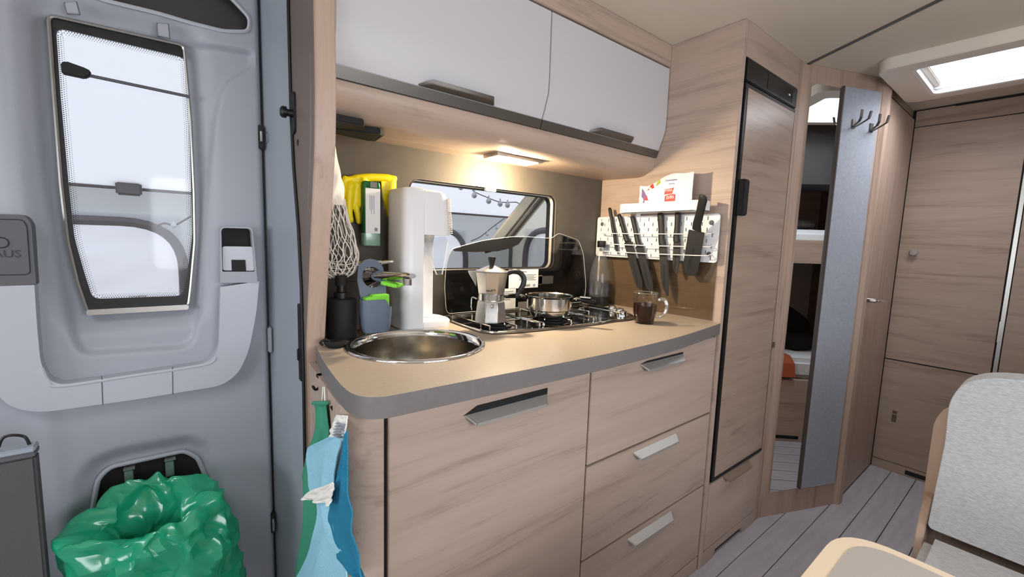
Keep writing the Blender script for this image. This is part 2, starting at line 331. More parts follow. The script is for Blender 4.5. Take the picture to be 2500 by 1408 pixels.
upR = roundpoly(dpx([(150, -40), (255, 2), (385, 33), (470, 58), (547, 77), (606, 78), (610, 45), (560, -8), (480, -60), (300, -110)]), .012, 3)
armI = dpx([(85, 695), (92, 800), (100, 885), (118, 925), (150, 938), (330, 912), (500, 886), (525, 868), (534, 840), (538, 700)], YD-.03)
def dheight(x, z):
    dw, _ = sdf(winP, x, z); dr, _ = sdf(ridge, x, z); db, _ = sdf(binO, x, z); di, _ = sdf(binI, x, z)
    h = .0
    h -= .016*ss(.004, -.010, dr)
    h -= .030*(1-ss(.0, .055, dw)) if dw > 0 else .030
    h -= .022*ss(.0, -.045, db)
    h -= .055*ss(.001, -.008, di)
    # vertical rib to the left of the window, outer edge rolls back
    h += .006*math.exp(-((x+.245+.04*(z-1.3))/.02)**2)
    h -= .02*ss(dx1-.014, dx1-.002, x)
    return h
x0, x1, z0, z1 = dx0+.006, dx1-.006, dz0+.006, dz1-.006; st = .0052; nu = int((x1-x0)/st); nv = int((z1-z0)/st)
verts = {}; vl = []; fs = []
for i in range(nu+1):
    for j in range(nv+1):
        x = x0+(x1-x0)*i/nu; z = z0+(z1-z0)*j/nv
        d, q = sdf(winP, x, z); hide = d < 0
        if abs(d) < st*.6: x, z = q; hide = False
        d2, q2 = sdf(upR, x, z)
        if abs(d2) < st*.6: x, z = q2
        elif d2 < 0: hide = True
        vl.append((Vector((x, YD-dheight(x, z), z)), hide))
for i in range(nu):
    for j in range(nv):
        q = [i*(nv+1)+j, (i+1)*(nv+1)+j, (i+1)*(nv+1)+j+1, i*(nv+1)+j+1]
        if not any(vl[k][1] for k in q): fs.append(q)
dm = MB(); dm.add([v for v, h in vl], fs)
door = dm.build('door_1', M_door, kind='structure', smooth=50)
B((dx0, YD+.075, dz0), (dx0+.02, YD+.03, dz1)).build('edge_profile', M_frame, door)
B((dx1-.012, YD+.02, dz0), (dx1-.004, YD+.08, dz1)).build('edge_profile', M_frame, door)
dback = MB().plate([(dx0, dz0), (dx1-.004, dz0), (dx1-.004, dz1), (dx0, dz1)], [winP], lambda u, v, w: (u, YD+.076+w, v), .01).build('outer_skin', M_white, door, smooth=0)
# window: frit frame, glass, beaded gasket, handle bar
frI = roundpoly(dpx([(136, 66), (452, 140), (462, 300), (467, 470), (470, 570), (458, 660), (446, 722), (226, 730), (205, 665), (181, 580), (167, 450), (147, 230)], YG), .014, 3)
fr = MB().plate(winP, [frI], lambda u, v, w: (u, YG+w, v), .006).build('window_frit', M_black, door, smooth=0)
MB().plate(winP, [], lambda u, v, w: (u, YG+.007+w, v), .003).build('window_pane', M_glass, door, smooth=0)
MB().tube([(x, YG-.004, z) for x, z in winP], .0035, 6, closed=True).build('gasket', M_alu, door)
# white dotted frit edge
dots = MB()
for i in range(len(frI)):
    a = Vector(frI[i]); b = Vector(frI[(i+1) % len(frI)]); n = max(1, int((b-a).length/.0042)); nrm = Vector((-(b-a).y, (b-a).x)).normalized()
    cen = Vector((sum(p[0] for p in frI)/len(frI), sum(p[1] for p in frI)/len(frI)))
    if nrm.dot(cen-a) < 0: nrm = -nrm
    for k in range(n):
        for row in range(3):
            p = a+(b-a)*((k+.5*(row % 2))/n)+nrm*(.002+.0036*row); r = .0014-.0003*row
            dots.add([(p.x-r, YG+.0045, p.y), (p.x, YG+.0045, p.y-r), (p.x+r, YG+.0045, p.y), (p.x, YG+.0045, p.y+r)], [(0, 1, 2, 3)])
tag(dots.build('frit_dots', M_black, door, smooth=0), kind='stuff')
bar = MB().tube([PY(150, 170, YG-.012), PY(463, 236, YG-.012)], .0035, 8).build('blind_bar', M_dgrey, door)
hp = [PY(*p, YG-.02) for p in [(147, 152), (160, 148), (205, 164), (221, 172), (220, 184), (206, 190), (150, 178)]]
MB().prism(hp, (0, .014, 0)).build('blind_handle', M_matte, door, bevel=.002)
text('maker_mark', 'DOMETIC', .0075, frame(PY(315, 728, YG-.001), (1, 0, .02), (0, 0, 1)), M_ink, door)
B((PY(213, 757, YG).x, YD+.012, PY(213, 764, YG).z-.003), (PY(460, 748, YG).x, YD+.036, PY(213, 756, YG).z+.002)).build('window_sill', M_alu, door, bevel=.002)
# upper dark compartment
MB().plate(rrect(-.42, 1.655, .19, 1.88, .02), [], lambda u, v, w: (u, YD+.055+w, v), .004).build('compartment_back', mat('compartment_dark', (64, 61, 60), .7), door, smooth=0)
MB().tube([(x, YD-.001, z) for x, z in upR], .0045, 6, closed=True).build('compartment_rim', M_band, door)
for pl in ([(158, 8), (187, 6), (195, 36), (165, 34)], [(384, 58), (411, 60), (414, 94), (386, 88)]):
    pp = [PY(x, y, YD-.001) for x, y in pl]
    cp = MB().prism(pp, (0, -.004, 0)).build('cover_cap', M_door, door, bevel=.0012)
    cx = sum((p for p in pp), Vector())/4
    MB().tube([p+(p-cx)*.06+Vector((0, -.001, 0)) for p in pp], .0008, 6, closed=True).build('cap_joint', M_dgrey, door)
# storage lid with emblem at the left
lid = roundpoly(dpx([(-60, 521), (60, 524), (76, 545), (88, 694), (-60, 702)], YD-.03), [.001, .012, .012, .001, .001], 4)
MB().plate(lid, [], lambda u, v, w: (u, YD-.03+w, v), .045).build('storage_lid', M_dgrey, door, bevel=.003)
MB().tube([Vector((x, YD-.031, z)) for x, z in roundpoly(dpx([(-60, 534), (56, 536), (66, 552), (74, 664), (66, 670), (-60, 672)], YD-.03), .006, 3)], .0007, 5, closed=True).build('lid_joint', M_matte, door)
text('maker_name', 'KNAUS', .021, frame(PY(53, 628, YD-.0305), (1, 0, 0), (0, 0, 1)), mat('emboss_grey', (58, 58, 62), .6), door, .0006, 'RIGHT')
MB().tube([PY(2, 592, YD-.031)+Vector((.010*math.cos(t*PI/8), 0, .010*math.sin(t*PI/8))) for t in range(16)], .0009, 5, closed=True).build('emblem', M_matte, door)
# silver U shaped pull
armO = dpx([(632, 686), (626, 760), (606, 860), (580, 912), (541, 940), (330, 974), (119, 1003), (72, 1003), (22, 990), (-10, 955), (-40, 880), (-60, 700)], YD-.03)
arm = armI+list(armO)
MB().plate(roundpoly(arm, [.001]+[.02]*8+[.001]+[.001]+[.03]*10+[.001], 4), [], lambda u, v, w: (u, YD-.034+w, v), .04).build('pull_band', M_band, door, bevel=.006, seg=3)
# shaded inner slope and highlight lip of the pull
MB().tube(catmull([PY(x, y+4, YD-.032) for x, y in [(100, 890), (118, 926), (150, 938), (330, 912), (500, 886), (528, 866)]], 6), [.001]+[.004]*29+[.001], 8).build('pull_lip', M_band, door)
for a, b in (((248, 917), (251, 988)), ((421, 894), (422, 962))):
    MB().tube([PY(*a, YD-.034), PY(*b, YD-.034)], .0009, 5).build('pull_joint', M_dgrey, door)
# latch pocket and handle
pk = roundpoly(dpx([(537, 553), (616, 553), (629, 690), (538, 690)], YD-.036), [.012, .012, .001, .001], 5)
pki = roundpoly(dpx([(540, 556), (613, 558), (622, 663), (543, 663)], YD-.036), [.01, .01, .003, .003], 5)
MB().plate(pk, [pki], lambda u, v, w: (u, YD-.036+w, v), .042).build('latch_bezel', M_door, door, bevel=.0015)
MB().plate(pki, [], lambda u, v, w: (u, YD-.006+w, v), .003).build('latch_pocket', M_matte, door, smooth=0)
hl = MB().plate(roundpoly(dpx([(543, 601), (617, 602), (621, 661), (544, 660)], YD-.03), .005, 3), [], lambda u, v, w: (u, YD-.03+w, v), .024).build('latch_handle', M_band, door, bevel=.003)
MB().plate(dpx([(565, 634), (599, 634), (601, 662), (566, 661)], YD-.031), [], lambda u, v, w: (u, YD-.0315+w, v), .004).build('latch_button', M_matte, door, smooth=0)
# bin niche liner with two clips
MB().plate(binI, [], lambda u, v, w: (u, YD+.024+w, v), .002).build('niche_liner', M_dark, door, smooth=0)
MB().tube([(x, YD+.016, z) for x, z in binI], .0055, 8, closed=True).build('niche_rim', M_door, door)
for a, b in (((303, 1150), (327, 1182)), ((403, 1127), (426, 1158))):
    A = PY(*a, YD+.004); Bq = PY(*b, YD+.004)
    MB().box((A.x, YD+.0, Bq.z), (Bq.x, YD+.024, A.z)).build('clip', M_greenclip, door, bevel=.001)
    MB().box((A.x-.001, YD-.004, A.z+.003), (Bq.x+.004, YD+.024, A.z+.006)).build('clip_bar', M_alu, door)
# ------------------------------------------------------------------ door frame at the right
jl = []
for z in (0, .55, .85, 1.08, 1.22, 1.37, 1.5, ZT):
    yj = {0: 1.115, .55: 1.109, .85: 1.103, 1.08: 1.106, 1.22: 1.123, 1.37: 1.159, 1.5: 1.173, ZT: 1.178}[z]
    jl.append([Vector((x, y, z)) for x, y in ((dx1-.004, YD+.05), (dx1-.001, YD+.01), (dx1+.006, YD-.012), (dx1+.010, YD-.03), (.226, 1.215), (.2345, yj+.02), (.2365, yj), (.2425, yj), (.2425, YD+.05))])
tf = MB().rings(jl).build('trim_2', M_frame, kind='structure', smooth=40)
MB().box((dx1-.005, YD+.012, .05), (dx1-.0005, YD+.03, 1.9)).build('door_seal', M_rubber, tf)
MB().tube([(.2385, q[6].y-.003, q[6].z) for q in jl], .004, 6).build('joint_seal', M_rubber, tf)
for px, py in ((637, 335), (667, 1275)):
    p = PY(px, py, YD); 
    MB().box((p.x-.006, YD-.004, p.z-.03), (p.x+.006, YD+.02, p.z+.03)).build('striker_plate', M_rubber, tf, bevel=.002)
    MB().tube([(p.x, YD-.002, p.z-.014), (p.x-.002, YD-.018, p.z-.012), (p.x-.002, YD-.018, p.z+.010), (p.x, YD-.002, p.z+.014)], .0028, 8).build('striker', M_chrome, tf)
pk = PY(658, 830, YD-.01)
MB().box((pk.x-.003, YD-.012, pk.z-.035), (pk.x+.006, YD+.01, pk.z+.035)).build('catch_block', M_frame, tf, bevel=.003)
# ------------------------------------------------------------------ kitchen window
w1 = MB().plate(rrect(wx0-.002, wz0-.002, wx1+.002, wz1+.002, .034), [rrect(wx0+.001, wz0+.001, wx1-.001, wz1-.001, .031)], lambda u, v, w: (u, YW-.002+w, v), .008).build('window_1', mat('window_trim_taupe', (96, 88, 80), .5), kind='structure', bevel=.002)
for k, (ins, y, m, dep) in enumerate(((.0015, YW+.006, M_black, .010), (.003, YW+.016, M_cream, .014), (.006, YW+.03, M_black, .02))):
    MB().plate(rrect(wx0-.002, wz0-.002, wx1+.002, wz1+.002, .034), [rrect(wx0+ins, wz0+ins, wx1-ins, wz1-ins, .03)], lambda u, v, w: (u, y+w, v), dep).build('frame_ring', m, w1, smooth=40)
lc = PY(1197, 458, YW-.004)
MB().prism([(lc.x-.06, YW-.008, wz1+.0), (lc.x-.045, YW-.008, wz1+.012), (lc.x+.05, YW-.008, wz1+.012), (lc.x+.07, YW-.008, wz1+.0)], (0, .014, 0)).build('catch_base', mat('catch_taupe', (140, 130, 118), .4), w1, bevel=.002)
MB().box((lc.x-.022, YW-.012, wz1-.012), (lc.x+.022, YW+.004, wz1+.008)).build('catch', M_cream, w1, bevel=.002)
# tilted outer pane hinged at the top
hy, hz = YW+.06, wz1+.004; ty, tz = YW+.335, 1.175
pn = Vector((0, -(hz-tz), -(ty-hy))).normalized()*-.012
def tilt(u, v, w):
    t = v; return Vector((u, hy+(ty-hy)*t, hz+(tz-hz)*t))+pn*(w/.012)
MB().grid(lambda a, b: tilt(wx0+(wx1-wx0)*a, b, 0), 1, 1).build('tilted_pane', M_acryl, w1, smooth=0)
MB().plate([(wx1-.095, .0), (wx1+.012, 0), (wx1+.012, 1), (wx1-.105, 1)], [], lambda u, v, w: tilt(u, v, w+.001), .010).build('pane_edge', M_awns, w1, smooth=0)
for sx_, sw_, m_ in ((-.052, .008, M_strip), (-.030, .004, M_awnd), (-.018, .012, M_strip)):
    MB().plate([(wx1+sx_, .0), (wx1+sx_+sw_, 0), (wx1+sx_+sw_, 1), (wx1+sx_, 1)], [], lambda u, v, w: tilt(u, v, w-.006), .006).build('pane_stay', m_, w1, smooth=0)
hk = tilt((wx0+wx1)/2+.22, .93, -.02)
MB().tube([hk, hk+Vector((-.02, -.02, -.015)), hk+Vector((-.045, -.02, -.02))], .006, 8, round_ends=True).build('pane_latch', M_matte, w1)
# ================================================================== OUTSIDE: awning tent
YA, XA = 3.6, 2.82
aw = thing('awning_tent', (.5, 2.6, 0), 'white and grey awning tent outside seen through door and kitchen windows', 'awning')
def cloth(name, fn, nu, nv, m, par): return MB().grid(fn, nu, nv).build(name, m, par, smooth=60)
cloth('roof', lambda a, b: (-2.2+5.1*a, YA-(YA-1.36)*b, 1.44+1.0*b+.012*math.sin(a*40+b*9)*b*(1-b)), 60, 20, M_awnr, aw)
def arch(x0, x1, z0, z1, r): return roundpoly([(x0, z0), (x1, z0), (x1, z1), (x0, z1)], [.05, .05, r, r], 8)
wins = [arch(-1.3, .06, .12, 1.25, .30), arch(.95, 2.26, .12, 1.30, .30)]
MB().plate([(-2.2, -.1), (XA, -.1), (XA, 1.46), (-2.2, 1.46)], wins, lambda u, v, w: (u, YA+w, v), 0).build('front_wall', M_awnw, aw, smooth=0)
for wn in wins:
    MB().tube([(u, YA-.004, v) for u, v in wn], .028, 8, closed=True).build('window_binding', M_awnd, aw)
    xs = [p[0] for p in wn]; a0, a1 = min(xs), max(xs)
    cloth('foil_window', lambda a, b: (a0+(a1-a0)*a, YA+.01+.02*noise.noise(Vector((a*3+b*2, b*9-a*4, 1))), .12+1.18*b), 50, 50, M_awnf, aw)
MB().tube([(-2.2, YA-.03, 1.455), (XA, YA-.03, 1.455)], .014, 8).build('gutter_pole', M_awnd, aw)
sw = [arch(0, .01, 0, .01, .001)]
aw2 = roundpoly([(2.75, .3), (3.35, .3), (3.35, 1.32), (2.75, 1.32)], [.05, .05, .28, .28], 8)
MB().plate([(1.4, -.1), (YA, -.1), (YA, 1.46), (1.4, 2.44)], [aw2], lambda u, v, w: (XA+w, u, v), 0).build('side_wall', M_awns, aw, smooth=0)
MB().tube([(XA-.005, u, v) for u, v in aw2], .03, 8, closed=True).build('window_binding', M_awnd, aw)
cloth('foil_window', lambda a, b: (XA+.012, 2.72+.66*a, .28+1.06*b), 10, 10, M_awnf, aw)
MB().tube([(XA-.03, YA-.04, -.1), (XA-.03, YA-.04, 1.45)], .02, 8).build('corner_pole', M_awnd, aw)
cl = PY(320, 457, YA-.06)
MB().box(cl-Vector((.07, .03, .05)), cl+Vector((.05, .02, .05))).build('pole_clamp', M_awnd, aw, bevel=.01)
B((-4, 1.5, -.3), (6, 7, -.25)).build('ground', mat('grass_ground', (120, 130, 96), .9, var=.2, vscale=3), kind='structure')
def lights(name, pts, bulbs, Y, label, cable=.004):
    P = [PY(x, y, Y) for x, y in pts]; t = thing(name, P[0], label, 'string lights')
    MB().tube(catmull(P, 5), cable, 5).build('cable', M_awnd, t)
    for x, y in bulbs:
        p = PY(x, y, Y); MB().lathe([(.004, .034), (.006, .02), (.014, .010), (.017, 0), (.012, -.012), (.002, -.017)], p, 10).build('bulb', M_lbulb, t)
lights('string_lights', [(1096, 440), (1147, 456), (1158, 468), (1190, 482), (1216, 492), (1238, 494), (1262, 494), (1272, 505)], [(1125, 457), (1158, 477), (1193, 491), (1221, 498), (1239, 501)], 2.2, 'string of round bulbs hung under the awning roof, upper one', .003)
lights('string_lights', [(1150, 588), (1172, 578), (1200, 556), (1235, 530)], [(1189, 572), (1212, 556)], 3.3, 'string of small bulbs slanting in front of the grey awning wall', .005)
lights('string_lights', [(373, 556), (400, 545), (424, 550), (445, 540), (466, 528)], [(424, 551)], 3.3, 'short light cable seen through the entrance door window', .006)
# ================================================================== KITCHEN FURNITURE
M_satin = mat('satin_alu', (182, 180, 176), .45, metal=.55)
def hood(par, x0, x1, z, Y, flip=False, m=M_satin, d=.021, hgt=.015):
    """trapezoid pull: long edge on the front, short lip standing off"""
    t = .0022; q = .016
    mb = MB()
    if True:   # sloping face, grip behind it
        A = [(x0, Y, z+hgt), (x1, Y, z+hgt), (x1-q, Y-d, z), (x0+q, Y-d, z)]
        mb.prism(A, (0, .0005, -t))
        mb.prism([(x0+q, Y-d, z), (x1-q, Y-d, z), (x1-q, Y-d, z-.006), (x0+q, Y-d, z-.006)], (0, .002, 0))
        mb.prism([(x0, Y, z+hgt), (x0+q, Y-d, z), (x0+q, Y-d, z-.005), (x0, Y, z+hgt-.004)], (.001, 0, 0))
        mb.prism([(x1, Y, z+hgt), (x1-q, Y-d, z), (x1-q, Y-d, z-.005), (x1, Y, z+hgt-.004)], (-.001, 0, 0))
    if flip:
        MB().prism([(x0-.004, Y-.0002, z+hgt-.001), (x1+.001, Y-.0002, z+hgt-.001), (x1+.001, Y-.0002, z+hgt+flip), (x0+.03, Y-.0002, z+hgt+flip)], (0, -.0008, 0)).build('grip_shade', M_matte, par, smooth=0)  # flat black plate painted as the shade inside a grip recess
    return mb.build('handle', m, par, smooth=0)
# tall side panel between door and kitchen
xs0, xs1 = .243, .284
prof = [(.968, ZT), (.966, 1.50), (.975, 1.40), (1.05, 1.09), (1.082, .95), (1.085, 0), (YW, 0), (YW, ZT)]
sp = MB().prism([(xs0, y, z) for y, z in prof], (xs1-xs0, 0, 0)).build('side_panel', WZ, None, 'tall oak panel standing between the entrance door and the kitchen', 'panel', bevel=.002)
MB().prism([(xs0-.002, y+.030, z) for y, z in prof[:6]]+[(xs0-.002, y+.033, z) for y, z in prof[:6]][::-1], (.003, 0, 0)).build('metal_inlay', M_alu, sp)
MB().prism([(xs0-.0015, y+.004, z) for y, z in prof[:6]]+[(xs0-.0015, YW-.01, 0), (xs0-.0015, YW-.01, ZT)], (.002, 0, 0)).build('shaded_face', mat('panel_face_shade', (116, 103, 96), .5), sp)  # oak side towards the door, its shade put into a darker sheet
kn = PX(719, 278, xs0-.002)
MB().prism([kn+Vector((0, .016*math.cos(t*PI/8), .016*math.sin(t*PI/8)-.03*(t > 8)+.034*(t <= 8))) for t in range(16)], (-.004, 0, 0)).build('bumper_plate', M_rubber, sp)
MB().lathe([(.009, 0), (.008, .012), (.013, .014), (.013, .022), (.009, .026)], kn+Vector((-.004, 0, .0)), 16, axis=(-1, 0, 0)).build('bumper', M_black, sp)
MB().lathe([(.009, 0), (.006, .002)], PX(728, 348, xs0-.001), 14, axis=(-1, 0, 0)).build('screw_hole', M_matte, sp)
lt = PX(741, 830, xs0)
MB().box((xs0-.010, lt.y-.012, lt.z-.10), (xs0, lt.y+.012, lt.z+.09)).build('latch_strip', M_matte, sp, bevel=.002)
MB().box((xs0-.014, lt.y-.004, lt.z-.05), (xs0-.006, lt.y+.008, lt.z-.02)).build('latch_lever', M_black, sp, bevel=.002)
# overhead cabinet
oc = thing('overhead_cabinet', (.9, 1.15, 1.48), 'overhead cabinet with two glossy white flap doors above the worktop', 'cabinet')
OX0, OX1, SEAM = .2855, 1.5125, .898
MB().prism([(OX0, y, z) for y, z in [(1.024, 1.547), (1.029, 1.522), (1.044, 1.500), (1.075, 1.484), (1.10, 1.480), (YW, 1.486), (YW, 1.53), (1.03, 1.56)]], (OX1-OX0, 0, 0)).build('bottom_board', WX, oc, smooth=50)
B((OX0, 1.035, 1.535), (OX1, YW, ZT-.001)).build('carcass', WX, oc)
B((OX0, .985, 1.878), (OX1, 1.03, ZT-.001)).build('top_rail', WX, oc, bevel=.002)
B((OX0, 1.004, 1.862), (OX1, 1.03, 1.88)).build('shadow_gap', M_dark, oc)
dp = [(.986, 1.872), (.985, 1.68), (.987, 1.645), (1.002, 1.598), (1.0115, 1.574)]; ds = [(1.0115, 1.5735), (1.020, 1.549)]; th = .016
for xa, xb, hx0, hx1, gp in ((OX0+.004, SEAM-.0015, (1022, 216), (1205, 262), 0), (SEAM+.0015, OX1-.003, (1440, 322), (1540, 348), 1)):
    d = MB().prism([(xa, y, z) for y, z in dp]+[(xa, y+th, z) for y, z in dp[::-1]], (xb-xa, 0, 0)).build('door', M_gloss, oc, bevel=.0015, smooth=30)
    e = MB().prism([(xa, y-.0012, z) for y, z in ds]+[(xa, y+th, z) for y, z in ds[::-1]], (xb-xa, 0, 0)).build('grip_strip', M_strip, d, smooth=0)
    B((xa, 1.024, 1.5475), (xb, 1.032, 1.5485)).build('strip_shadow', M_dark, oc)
    a = PY(*hx0, 1.006).x; b = PY(*hx1, 1.012).x; n = Vector((0, -.024, .010))
    L0 = [Vector((a, 1.0105, 1.5745)), Vector((b, 1.0105, 1.5745))]; U = [Vector((a+.03, .984, 1.5905)), Vector((b-.018, .984, 1.5905))]
    K = [Vector((a+.03, .988, 1.580)), Vector((b-.018, .988, 1.580))]
    MB().add([L0[0], L0[1], K[1], K[0], U[0], U[1], Vector((a, 1.0085, 1.579)), Vector((b, 1.0085, 1.579))], [(0, 1, 2, 3), (3, 2, 5, 4), (4, 5, 7, 6), (0, 3, 4, 6), (1, 7, 5, 2), (0, 6, 7, 1)]).build('handle', M_strip, d, bevel=.0012)
# under cabinet lamp
c = PZ(1254, 384, 1.482)
lp = thing('cabinet_lamp', (c.x, c.y, 1.46), 'small flat lit lamp under the overhead cabinet', 'lamp')
MB().prism([(c.x+a, c.y+b, 1.4825) for a, b in rrect(-.095, -.042, .095, .042, .004, 2)], (0, 0, -.012)).build('housing', M_alu, lp, bevel=.001)
MB().prism([(c.x+a, c.y+b, 1.4702) for a, b in rrect(-.078, -.034, .082, .034, .004, 2)], (0, 0, -.002)).build('diffuser', M_lamp, lp)
ld = bpy.data.lights.new('lamp_light', 'POINT'); ld.energy = 15; ld.color = (1, .79, .50); ld.shadow_soft_size = .018
l2_ = area('lamp_downlight', (0, 0, 0), (0, 0, 0), .15, .06, 3.0, (1, .86, .64)); l2_.parent = lp; l2_.location = (0, 0, .004)
l = bpy.data.objects.new('lamp_light', ld); COL.objects.link(l); l.parent = lp; l.location = (0, 0, -.012)
# black adhesive brackets under the overhead cabinet
br = thing('cabinet_bracket', (.36, 1.1, 1.46), 'flat black bracket of two plates under left end of overhead cabinet', 'bracket')
MB().prism([(.292, 1.16, 1.481), (.290, 1.05, 1.481), (.370, 1.05, 1.481), (.392, 1.108, 1.481), (.392, 1.16, 1.481)], (0, 0, -.016)).build('plate', M_matte, br, bevel=.002)
MB().prism([(.300, 1.17, 1.478), (.330, 1.12, 1.478), (.425, 1.09, 1.478), (.440, 1.10, 1.478), (.448, 1.178, 1.478), (.43, 1.19, 1.478)], (0, 0, -.016)).build('plate', M_matte, br, bevel=.002)
# worktop
SX, SY, SR = .474, .972, .163
fe = [(.2845, 1.2885), (.2845, 1.094), (.266, 1.094), (.254, 1.02), (.243, .94), (.232, .83), (.2275, .755), (.230, .715), (.243, .687), (.266, .673), (.30, .669), (.40, .666), (.60, .659), (.80, .655), (.95, .657), (1.08, .663), (1.2, .673), (1.35, .692), (1.511, .716), (1.511, 1.2885)]
sp_ = [tuple(v)[:2] for v in catmull([Vector((x, y, 0)) for x, y in fe[2:-1]], 4)]
outl = fe[:2]+sp_+[fe[-1]]
hole = [(SX+.156*math.cos(t*PI/24), SY+.156*math.sin(t*PI/24)) for t in range(48)]
wt = thing('worktop', (.85, .95, .90), 'beige laminate worktop with rounded front corner and edge shaded grey', 'worktop')
MB().plate(outl, [hole], lambda u, v, w: (u, v, ZC-.0006+w*-1), .0384).build('slab', M_tedge_shade, wt, smooth=30)
def inset(P, d):
    o = []
    for i in range(len(P)):
        a, p, b = Vector(P[i-1]), Vector(P[i]), Vector(P[(i+1) % len(P)]); n = Vector(((b-a).y, -(b-a).x)).normalized(); o.append(tuple(p-n*d))
    return o
MB().plate(outl, [hole], lambda u, v, w: (u, v, ZC-.0006+w), .0006).build('top_surface', M_top, wt, smooth=0)
# base units -------------------------------------------------------
bx0 = PY(945, 1020, YP).x; bxs = PY(1438, 1000, YP).x; zb1 = PY(1434, 1139, YP).z; zb2 = PY(1420.7, 1373, YP).z; bx2 = 1.503; ZK = .903
bu = thing('base_cabinet', (.5, 1.0, 0), 'kitchen base cabinet with one large oak door and rounded left corner', 'cabinet')
R = .062; cx, cy = bx0-.006, YP+R
cor = [(cx, YP)]+[(cx-R*math.sin(t*PI/16), cy-R*math.cos(t*PI/16)) for t in range(1, 9)]+[(.247, 1.086), (.262, 1.086), (cx-R+.016, cy)]+[(cx-(R-.014)*math.sin(t*PI/16), cy-(R-.014)*math.cos(t*PI/16)) for t in range(7, -1, -1)]
MB().prism([(x, y, 0) for x, y in cor], (0, 0, ZK)).build('corner_panel', WX, bu, smooth=40)
MB().prism([(bx0-.006, YP+.012, 0), (bxs, YP+.02, 0), (bxs, 1.28, 0), (.29, 1.28, 0), (.29, YP+.04, 0)], (0, 0, ZC-.20)).build('carcass', M_dark, bu)
B((bx0-.008, YP+.010, 0), (bxs-.001, YP+.035, ZK)).build('front_frame', M_dark, bu)
d = B((bx0+.003, YP, .02), (bxs-.002, YP+.018, ZK-.004)).build('door', WX, bu, bevel=.0015)
a, b = PY(1135, 1006, YP), PY(1335, 952, YP)
ztr = (a.z+b.z)/2
hood(d, a.x, b.x, ztr-.022, YP-.0005, .014)
du = thing('drawer_unit', (1.2, 1.0, 0), 'kitchen drawer unit with three oak drawers beside the tall fridge', 'cabinet')
B((bxs, YP+.02, 0), (bx2+.008, 1.28, ZC-.05)).build('carcass', M_dark, du)
B((bxs+.0, YP+.010, 0), (bx2+.008, YP+.03, ZK)).build('front_frame', M_dark, du)
zs = [ZK-.006, zb1, zb2, .055]
hd = [((1571, 893), (1673, 866)), ((1552, 1112), (1657, 1066)), ((1538, 1322), (1644, 1258))]
for i in range(3):
    dw_ = B((bxs+.0035, YP, zs[i+1]+.0035), (bx2, YP+.018, zs[i]-.0035)).build('drawer', WX, du, bevel=.0015)
    a, b = PY(*hd[i][0], YP-.01), PY(*hd[i][1], YP-.01); z = (a.z+b.z)/2
    hood(dw_, a.x, b.x, z-.012 if i == 0 else z-.008, YP-.0005, .005 if i == 0 else 0)
B((bxs+.002, YP, .0), (bx2, YP+.018, .052)).build('plinth', WX, du, bevel=.0015)
# tall fridge cabinet ---------------------------------------------
fc = thing('fridge_cabinet', (1.78, 1.0, 0), 'tall oak cabinet housing the refrigerator', 'cabinet')
B((XF, YF, 0), (XF+.02, YW-.001, ZT-.001)).build('side_panel', WY, fc, bevel=.001)
fx0, fx1 = 1.536, 1.984; fzb, fzt = .332, 1.845
B((XF+.02, YF+.012, fzt), (2.027, YF+.03, ZT-.001)).build('top_rail', WX, fc)
B((fx1+.001, YF+.002, 0), (2.028, YF+.03, ZT-.001)).build('stile', WZ, fc, bevel=.001)
B((XF+.0205, YF, fzt), (fx1+.001, YF+.012, ZT-.001)).build('top_panel', WX, fc)
B((XF+.021, YF+.24, .06), (2.02, YW-.002, ZT-.02)).build('carcass', M_dark, fc)
B((XF+.0205, YF+.012, .004), (fx1, YF+.03, fzb)).build('drawer_frame', M_dark, fc)
fd_ = B((XF+.024, YF, .062), (fx1-.002, YF+.012, fzb-.004)).build('drawer', WX, fc, bevel=.0015)
a, b = PY(1765, 1173, YF-.01), PY(1834, 1127, YF-.01); hood(fd_, a.x+.02, b.x, (a.z+b.z)/2-.01, YF-.0005, m=mat('handle_dull', (150, 132, 118), .35, metal=.5))
pl = [(XF+.021, 0), (XF+.10, 0), (XF+.115, .03), (fx1-.13, .03), (fx1-.115, 0), (fx1, 0), (fx1, .058), (XF+.021, .058)]
MB().prism([(x, YF, z) for x, z in pl], (0, .012, 0)).build('plinth', WX, fc)
kc = PY(1898, 838, YF)
B((1.994, YF-.006, kc.z-.012), (2.004, YF+.004, kc.z+.012)).build('door_catch', M_alu, fc, bevel=.001)
rf = thing('refrigerator', (1.76, .9, fzb), 'tall slim refrigerator with oak front in black frame', 'refrigerator')
B((fx0, YF+.006, fzb), (fx1, YF+.23, fzt)).build('body', M_black, rf, bevel=.002)
cpn = B((fx0+.002, YF-.004, fzt-.078), (fx1-.002, YF+.008, fzt-.002)).build('control_panel', M_black, rf, bevel=.003)
B((fx1-.28, YF-.0052, fzt-.066), (fx1-.05, YF-.003, fzt-.014)).build('display', mat('display_black', (28, 29, 32), .2), cpn)
B((fx1-.09, YF-.006, fzt-.046), (fx1-.075, YF-.005, fzt-.04)).build('indicator', M_white, cpn)
B((fx0+.004, YF-.004, fzb+.003), (fx1-.004, YF+.006, fzt-.082)).build('door_frame', M_black, rf, bevel=.003)
B((fx0+.024, YF-.006, fzb+.022), (fx1-.016, YF+.002, fzt-.097)).build('door_panel', WD, rf, bevel=.001)
hA, hB = PY(1812, 435, YF-.02), PY(1806, 525, YF-.02)
B((fx0+.012, YF-.026, hB.z), (fx0+.050, YF-.002, hA.z)).build('door_handle', M_matte, rf, bevel=.004)
